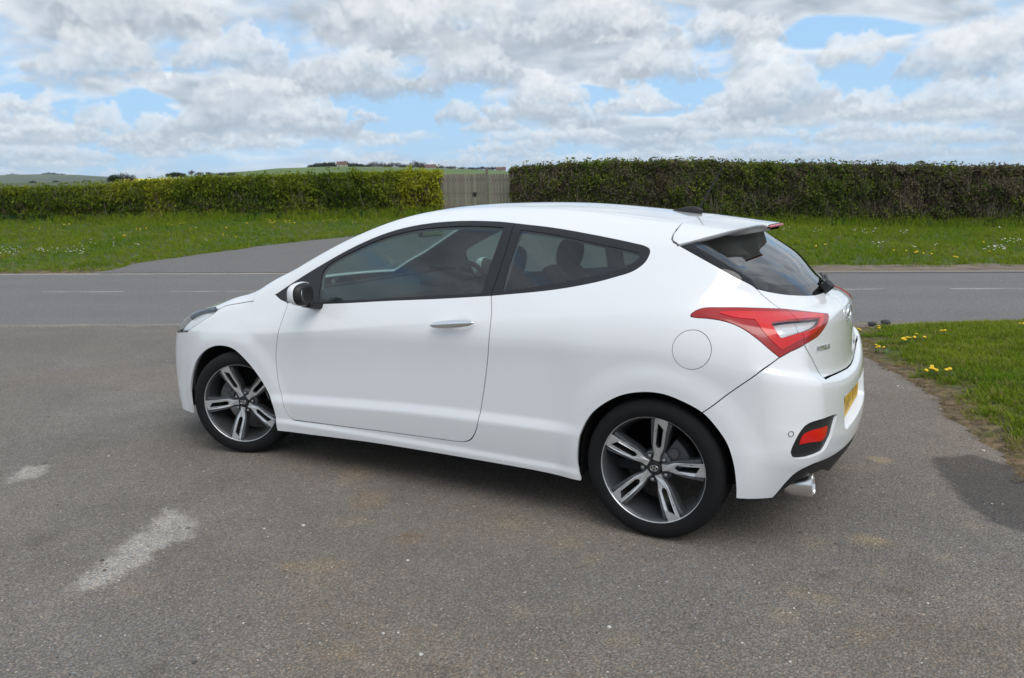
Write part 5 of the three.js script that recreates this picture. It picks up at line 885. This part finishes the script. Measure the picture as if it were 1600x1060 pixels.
// ---------------------------------------------------------------- underbody and wheel wells
{
  const bx = (x0, x1, y0, y1, z0, z1) => new THREE.BoxGeometry(x1 - x0, y1 - y0, z1 - z0).translate((x0 + x1) / 2, (y0 + y1) / 2, (z0 + z1) / 2);
  part('underbody', mergeGeometries([bx(-3.35, 0.33, 0.195, 0.26, -0.56, 0.56), bx(-2.24, -0.44, 0.20, 0.258, -0.835, 0.835), bx(-3.42, -3.13, 0.19, 0.255, -0.70, 0.70), bx(0.33, 0.60, 0.34, 0.38, -0.60, 0.60)]), M.liner);
  for (const [cx, r] of [[0.007, 0.372], [-2.70, 0.39]]) pair((s) => {
    const tube = new THREE.CylinderGeometry(r, r, 0.34, 40, 1, true, 0, Math.PI).rotateY(0).rotateX(Math.PI / 2).rotateZ(Math.PI / 2);
    const disc = new THREE.CircleGeometry(r, 40, 0, Math.PI).translate(0, 0, -0.17);
    const legs = [-1, 1].map((k) => new THREE.PlaneGeometry(0.34, 0.10).rotateY(Math.PI / 2).translate(k * r, -0.05, 0));
    const back = new THREE.PlaneGeometry(2 * r, 0.10).translate(0, -0.05, -0.17);
    const g = mergeGeometries([tube, disc, ...legs, back].map(plainGeo));
    if (s < 0) g.scale(1, 1, -1);
    part('wheel_well_liner', g.translate(cx, 0.318, s * 0.655), new THREE.MeshPhysicalMaterial({ color: M.liner.color, roughness: 0.95, side: THREE.DoubleSide, name: 'wheel_well_liner' }));
  });
}
// ---------------------------------------------------------------- wheels
function makeWheel(phase) {
  const w = assembly('wheel');
  const lathe = (pts, seg = 72) => new THREE.LatheGeometry(pts.map(([r, z]) => new THREE.Vector2(r, z)), seg).rotateX(Math.PI / 2);
  const out = [[0.2345, 0.094], [0.2405, 0.1045], [0.2475, 0.1075], [0.258, 0.1115], [0.272, 0.1135], [0.287, 0.1105], [0.300, 0.104], [0.3095, 0.096], [0.3150, 0.086], [0.3172, 0.076]];
  const tread = [[0.318, 0.062], [0.318, 0.054], [0.311, 0.053], [0.311, 0.045], [0.318, 0.044], [0.3185, 0.02], [0.3115, 0.019], [0.3115, 0.010], [0.3185, 0.009]];
  const half = [...out, ...tread];
  part('tyre', lathe([...half, ...half.slice().reverse().map(([r, z]) => [r, -z])].map(([r, z]) => [r, -z])), M.tyre, w);
  part('rim_barrel', lathe([[0.2375, 0.0985], [0.231, 0.092], [0.2255, 0.078], [0.2215, 0.055], [0.214, 0.0], [0.208, -0.09], [0.236, -0.1]], 64), new THREE.MeshPhysicalMaterial({ color: M.rimDark.color, roughness: 0.4, metalness: 0.4, side: THREE.DoubleSide, name: 'rim_barrel_paint' }), w);
  part('rim_lip', lathe([[0.2368, 0.098], [0.2378, 0.1025], [0.2400, 0.1045], [0.2435, 0.1045], [0.2455, 0.102], [0.2452, 0.094]], 96), M.rim, w);
  const faceZ = (r) => 0.066 + 0.031 * sst(r, 0.05, 0.225);
  const bend = (g, lift) => { const p = g.attributes.position; for (let i = 0; i < p.count; i++) p.setZ(i, p.getZ(i) + faceZ(Math.hypot(p.getX(i), p.getY(i))) + lift); g.computeVertexNormals(); return g; };
  const slot = (w0, r0, r1) => { const h = new THREE.Path(), l = fineLater([[r0, w0 * 0.35], [r0 + 0.012, w0 * 0.92], [r1, w0]]); l.slice().reverse().forEach(([r, v], i) => (i ? h.lineTo(r, -v) : h.moveTo(r, -v))); l.forEach(([r, v]) => h.lineTo(r, v)); h.closePath(); return h; };
  const fineLater = (l) => fine(l);
  const fine = (l) => { const o = []; for (let i = 0; i < l.length - 1; i++) { const n = Math.max(1, Math.ceil((l[i + 1][0] - l[i][0]) / 0.009)); for (let k = 0; k < n; k++) o.push([mix(l[i][0], l[i + 1][0], k / n), mix(l[i][1], l[i + 1][1], k / n)]); } o.push(l[l.length - 1]); return o; };
  const outline = (l0) => { const l = fine(l0); const s = new THREE.Shape(); l.forEach(([r, v], i) => (i ? s.lineTo(r, -v) : s.moveTo(r, -v))); l.slice().reverse().forEach(([r, v]) => s.lineTo(r, v)); s.closePath(); return s; };
  const bodyShape = outline([[0.030, 0.022], [0.062, 0.0205], [0.085, 0.029], [0.11, 0.036], [0.17, 0.0425], [0.226, 0.050]]); bodyShape.holes.push(slot(0.0150, 0.098, 0.222));
  const faceShape = outline([[0.034, 0.0150], [0.060, 0.0135], [0.078, 0.0190], [0.098, 0.0245], [0.15, 0.0268], [0.2365, 0.0295]]); faceShape.holes.push(slot(0.0138, 0.0955, 0.2345));
  const bodyG = bend(new THREE.ExtrudeGeometry(bodyShape, { depth: 0.034, bevelEnabled: true, bevelSize: 0.0045, bevelThickness: 0.010, bevelSegments: 3, bevelOffset: -0.004, curveSegments: 4, steps: 1 }).translate(0, 0, -0.046), 0);
  const faceG = bend(new THREE.ExtrudeGeometry(faceShape, { depth: 0.004, bevelEnabled: true, bevelSize: 0.0012, bevelThickness: 0.0012, bevelSegments: 2, bevelOffset: -0.0012, steps: 1 }).translate(0, 0, -0.0035), 0);
  for (let k = 0; k < 5; k++) {
    const a = phase + k * Math.PI * 0.4;
    const s = part('spoke', bodyG, M.rimDark, w); s.rotation.z = a;
    const f = part('machined_face', faceG, M.rim, w); f.rotation.z = a;
    const b = a + Math.PI * 0.2;
    const n = part('wheel_nut', mergeGeometries([new THREE.CylinderGeometry(0.0095, 0.0105, 0.026, 6).rotateX(Math.PI / 2).translate(0, 0, 0.054), new THREE.SphereGeometry(0.0085, 10, 6).scale(1, 1, 0.5).translate(0, 0, 0.067)].map(plainGeo)), M.steel, w); n.position.set(0.057 * Math.cos(b), 0.057 * Math.sin(b), 0);
  }
  part('hub', lathe([[0.0001, 0.052], [0.040, 0.052], [0.072, 0.046], [0.080, 0.034], [0.082, 0.0]].reverse(), 48), M.rimDark, w);
  const cap = part('centre_cap', lathe([[0.032, 0.055], [0.0315, 0.0695], [0.029, 0.0725], [0.0001, 0.0735]], 36), M.plastic, w);
  const bar = (x, y, l, t, a) => new THREE.BoxGeometry(t, l, 0.002).rotateZ(a).translate(x, y, 0.0745);
  part('cap_emblem', mergeGeometries([new THREE.TorusGeometry(0.0185, 0.0017, 6, 32).scale(1, 0.66, 1).translate(0, 0, 0.0742), bar(-0.0075, 0, 0.022, 0.0042, -0.3), bar(0.0075, 0, 0.022, 0.0042, -0.3), bar(0, 0, 0.014, 0.0042, -1.15)].map(plainGeo)), M.chrome, w);
  const va = phase + 3.5 * Math.PI * 0.4; const v = part('valve', new THREE.CylinderGeometry(0.004, 0.005, 0.03, 10).rotateX(Math.PI / 2), M.plastic, w); v.position.set(0.213 * Math.cos(va), 0.213 * Math.sin(va), 0.075);
  return w;
}
function brake(parent, angle, r) {
  const g = assembly('brake', car); g.position.copy(parent.position);
  const ring = new THREE.Shape(); ring.absarc(0, 0, r, 0, 7); const h = new THREE.Path(); h.absarc(0, 0, r * 0.55, 0, 7); ring.holes.push(h);
  part('brake_disc', new THREE.ExtrudeGeometry(ring, { depth: 0.02, bevelEnabled: false, curveSegments: 40 }).translate(0, 0, 0.0), M.steel, g);
  part('disc_bell', new THREE.CylinderGeometry(r * 0.56, r * 0.56, 0.04, 36).rotateX(Math.PI / 2).translate(0, 0, 0.018), M.cast, g);
  const c = new THREE.Shape(); c.absarc(0, 0, r + 0.022, -0.42, 0.42, false); c.absarc(0, 0, r * 0.62, 0.42, -0.42, true); c.closePath();
  const cal = part('brake_caliper', mergeGeometries([new THREE.ExtrudeGeometry(c, { depth: 0.05, bevelEnabled: true, bevelSize: 0.006, bevelThickness: 0.008, bevelSegments: 3 }).translate(0, 0, -0.012), new THREE.CylinderGeometry(0.022, 0.024, 0.02, 20).toNonIndexed().rotateX(Math.PI / 2).translate(r * 0.82, 0.02, 0.048), new THREE.CylinderGeometry(0.014, 0.014, 0.02, 16).toNonIndexed().rotateX(Math.PI / 2).translate(r * 0.82, -0.035, 0.048)].map(plainGeo)), M.cast, g);
  cal.rotation.z = angle;
  return g;
}
const wheelAt = (x, s, turn, phase, label) => { const w = makeWheel(phase); w.position.set(x, 0.318, s * 0.7725); w.rotation.y = (s < 0 ? Math.PI : 0) + turn; if (label) w.userData.label = label; const b = brake(w, x < -1 ? 2.75 : 0.55, x < -1 ? 0.142 : 0.134); b.rotation.y = w.rotation.y; return w; };
const RW = 80 * RAD, FW = 113 * RAD;
wheelAt(0, 1, 0, RW); wheelAt(0, -1, 0, 1.1);
wheelAt(-2.655, 1, 20 * RAD, FW, 'front wheel turned outwards'); wheelAt(-2.655, -1, 20 * RAD, 0.4, 'front wheel turned inwards');

// ---------------------------------------------------------------- door mirrors, handles, aerial, wiper, badges, plate, exhausts
const ellipsoid = (rx, ry, rz, pow = 0.8, seg = 40) => { const g = new THREE.SphereGeometry(1, seg, seg * 0.6), p = g.attributes.position; for (let i = 0; i < p.count; i++) { const q = [p.getX(i), p.getY(i), p.getZ(i)].map((c) => Math.sign(c) * Math.pow(Math.abs(c), pow)); p.setXYZ(i, q[0] * rx, q[1] * ry, q[2] * rz); } g.computeVertexNormals(); return g; };
pair((s) => {
  const m = assembly('door_mirror', car); m.position.set(-1.985, 1.018, s * 0.938);
  const shape = (from, to, grow) => { const g = ellipsoid(0.056 + grow, 0.071 + grow, 0.074 + grow, 0.76), p = g.attributes.position; for (let i = 0; i < p.count; i++) { p.setX(i, clamp(p.getX(i), from, to)); p.setY(i, p.getY(i) * (1 - 0.18 * sst(p.getZ(i) * s, -0.08, 0.09))); } g.computeVertexNormals(); return g; };
  part('mirror_cap', shape(-0.12, 0.014, 0), M.paint, m);
  part('mirror_shell', shape(0.014, 0.046, -0.003), M.plastic, m);
  part('mirror_glass', new THREE.CylinderGeometry(1, 1, 0.003, 40).rotateZ(Math.PI / 2).scale(1, 0.046, 0.048).rotateZ(0.06).rotateY(s * 0.30).translate(0.036, 0.001, s * -0.004), M.mirror, m);
  part('side_repeater', ellipsoid(0.010, 0.011, 0.042, 0.8, 20).rotateY(s * 0.75).translate(-0.034, -0.035, s * 0.060), M.clearLens, m);
  part('mirror_foot', new RoundedBoxGeometry(0.09, 0.045, 0.12, 3, 0.018).rotateX(s * -0.25).translate(0.0, -0.066, s * -0.085), M.plastic, m);
  const a = hit(677, 507.5), b = hit(746, 503.2), c = [(a[0] + b[0]) / 2, (a[1] + b[1]) / 2], L = Math.hypot(b[0] - a[0], b[1] - a[1]);
  const zc = bodySide(a[0], a[1]) * 0.5 + bodySide(b[0], b[1]) * 0.5;
  const h = part('door_handle', ellipsoid(L / 2, 0.0205, 0.018, 0.9).rotateZ(Math.atan2(b[1] - a[1], b[0] - a[0])).translate(c[0], c[1], s * (zc + 0.010)), M.chrome, doors[s]);
});
{
  const an = assembly('roof_aerial'), base = ellipsoid(0.085, 0.030, 0.028, 0.9); { const p = base.attributes.position; for (let i = 0; i < p.count; i++) { const k = sst(p.getX(i), -0.085, 0.085); p.setY(i, p.getY(i) * mix(0.45, 1, k)); p.setZ(i, p.getZ(i) * mix(0.5, 1, k)); } base.computeVertexNormals(); }
  const at = hit(1073, 331.5); const ax = at[0], ay = topLine(at[0]);
  part('aerial_base', base.translate(ax, ay + 0.004, 0), M.plastic, an);
  const mast = new THREE.CylinderGeometry(0.0028, 0.0050, 0.235, 12).translate(0, 0.1175, 0).rotateZ(-0.52).translate(ax + 0.062, ay + 0.016, 0);
  part('aerial_mast', mast, M.plastic, an);
  const wp = assembly('rear_wiper', tailgate), wy = 1.052, wx = rearLine(1.05) + 0.012;
  const onGlass = (y, z, out) => { let a = 0, b = 1; for (let i = 0; i < 40; i++) { const m = (a + b) / 2; bodyF(m, y, z) < 0 ? a = m : b = m; } return new THREE.Vector3(a + out * 0.8, y + out * 0.6, z); };
  const arm = (z0, z1, y0, y1, out, r) => new THREE.TubeGeometry(new THREE.CatmullRomCurve3([0, 0.33, 0.66, 1].map((k) => onGlass(mix(y0, y1, k), mix(z0, z1, k), out))), 16, r, 8);
  part('wiper_pivot', new RoundedBoxGeometry(0.055, 0.05, 0.06, 3, 0.015).rotateZ(0.75).translate(wx + 0.020, wy + 0.004, 0.02), M.plastic, wp);
  part('wiper_arm', arm(0.02, -0.34, 1.050, 1.062, 0.020, 0.0085), M.plastic, wp);
  part('wiper_blade', arm(-0.10, -0.44, 1.064, 1.070, 0.010, 0.006), M.plastic, wp);
  // emblem on the tailgate
  const ex = rearLine(0.935) + 0.006, rod = (y, z, l, t, a) => new THREE.BoxGeometry(0.006, l, t).rotateX(a).translate(ex, y, z);
  part('tailgate_emblem', mergeGeometries([new THREE.TorusGeometry(0.058, 0.0055, 8, 48).rotateY(Math.PI / 2).scale(1, 0.62, 1).translate(ex, 0.935, 0), rod(0.935, -0.024, 0.062, 0.012, 0.3), rod(0.935, 0.024, 0.062, 0.012, 0.3), rod(0.935, 0, 0.050, 0.011, 1.15)].map(plainGeo)), M.chrome, tailgate);
  // spoiler lamp
  { const e = spoilerPart.userData.edge; delete spoilerPart.userData.edge; const mid = e.filter((q) => Math.abs(q[2]) < 0.27).map((q) => new THREE.Vector3(q[0] + 0.001, q[1] - 0.010, q[2])); part('high_brake_lamp', new THREE.TubeGeometry(new THREE.CatmullRomCurve3(mid), 40, 0.0075, 8), M.redPlastic, spoilerPart); }
  // number plate
  const px0 = rearLine(0.53) - 0.045 + 0.008;
  const cv = document.createElement('canvas'); cv.width = 1024; cv.height = 220; const g = cv.getContext('2d');
  g.fillStyle = '#e8b60c'; g.fillRect(0, 0, 1024, 220); g.fillStyle = '#14130f'; g.font = 'bold 168px sans-serif'; g.textAlign = 'center'; g.textBaseline = 'middle'; 
  for (const [x, w2] of [[70, 34], [150, 60], [235, 30], [300, 54], [420, 26], [560, 60], [660, 36], [770, 58], [880, 40]]) { g.fillRect(x, 48, w2 * 0.34, 130); g.fillRect(x, x % 3 ? 48 : 100, w2, 26); g.fillRect(x + w2 * 0.66, 90, w2 * 0.34, 88); }
  const tx = new THREE.CanvasTexture(cv); tx.colorSpace = THREE.SRGBColorSpace; tx.magFilter = THREE.LinearFilter;
  const pl = assembly('number_plate');
  part('plate_backing', new RoundedBoxGeometry(0.008, 0.113, 0.522, 2, 0.002).translate(px0, 0.53, 0), M.plastic, pl);
  part('plate_face', new THREE.PlaneGeometry(0.518, 0.109).rotateY(Math.PI / 2).translate(px0 + 0.0045, 0.53, 0), std({ map: tx, roughness: 0.35, name: 'yellow_plate' }), pl);
  // exhaust tips
  const EXH = onZ(1271, 758, 0.60);

  pair((s) => {
    const t = assembly('exhaust_tip'); const profile = [[0.036, -0.115], [0.0445, -0.085], [0.046, -0.02], [0.0465, 0], [0.0435, 0.001], [0.041, -0.02], [0.039, -0.10]].map(([r, y]) => new THREE.Vector2(r, y));
    part('tip_sleeve', new THREE.LatheGeometry(profile, 40).scale(1.15, 1, 0.9).rotateZ(-Math.PI / 2).rotateZ(0.10).translate(EXH[0], EXH[1], s * EXH[2]), std({ name: 'polished_exhaust_steel', color: lin(0.88, 0.88, 0.87), roughness: 0.22, metalness: 1, side: THREE.DoubleSide }), t);
    part('dark_bore_disc', new THREE.CylinderGeometry(0.0395, 0.0395, 0.02, 24).rotateZ(Math.PI / 2).translate(EXH[0] - 0.026, EXH[1] - 0.002, s * EXH[2]), M.liner, t);  // black disc painted in for the shade inside the open pipe
    part('parking_sensor', (() => { const h = hit(1236.2, 678.5), n = bodyGrad(h[0], h[1], h[2]), q = new THREE.Quaternion().setFromUnitVectors(new THREE.Vector3(0, 0, 1), new THREE.Vector3(...n).normalize()); const geo = mergeGeometries([new THREE.TorusGeometry(0.0118, 0.0012, 8, 28), new THREE.TorusGeometry(0.0100, 0.0010, 6, 28)].map(plainGeo)).applyQuaternion(q).translate(h[0], h[1], h[2]); if (s < 0) geo.scale(1, 1, -1); return geo; })(), M.steel, rearBumper);
  });
}
// maker's name on the tailgate, letter by letter on the curved panel
{
  const a = hit(1275, 549.5), b = hit(1295.5, 544.5), n = bodyGrad((a[0] + b[0]) / 2, (a[1] + b[1]) / 2, (a[2] + b[2]) / 2);
  const word = BADGE, cv = new FontLoader();
  const font = await cv.loadAsync('fonts/droid/droid_sans_bold.typeface.json');
  const g = new TextGeometry(word, { font, size: 0.021, depth: 0.003, curveSegments: 3, bevelEnabled: false }); g.computeBoundingBox();
  const w = g.boundingBox.max.x, N = new THREE.Vector3(...n).normalize(), X = new THREE.Vector3(b[0] - a[0], b[1] - a[1], b[2] - a[2]).normalize(), Y = N.clone().cross(X).normalize(); X.crossVectors(Y, N).normalize();
  const L = Math.hypot(b[0] - a[0], b[1] - a[1], b[2] - a[2]);
  g.scale(L / w, 1, 1).applyMatrix4(new THREE.Matrix4().makeBasis(X, Y, N)).translate(a[0] + N.x * 0.002, a[1] + N.y * 0.002, a[2] + N.z * 0.002);
  part('maker_lettering', g, M.chrome, tailgate);
}
scene.traverse((o) => { if (o.isMesh) { o.castShadow = true; o.receiveShadow = true; } });
renderer.render(scene, camera);
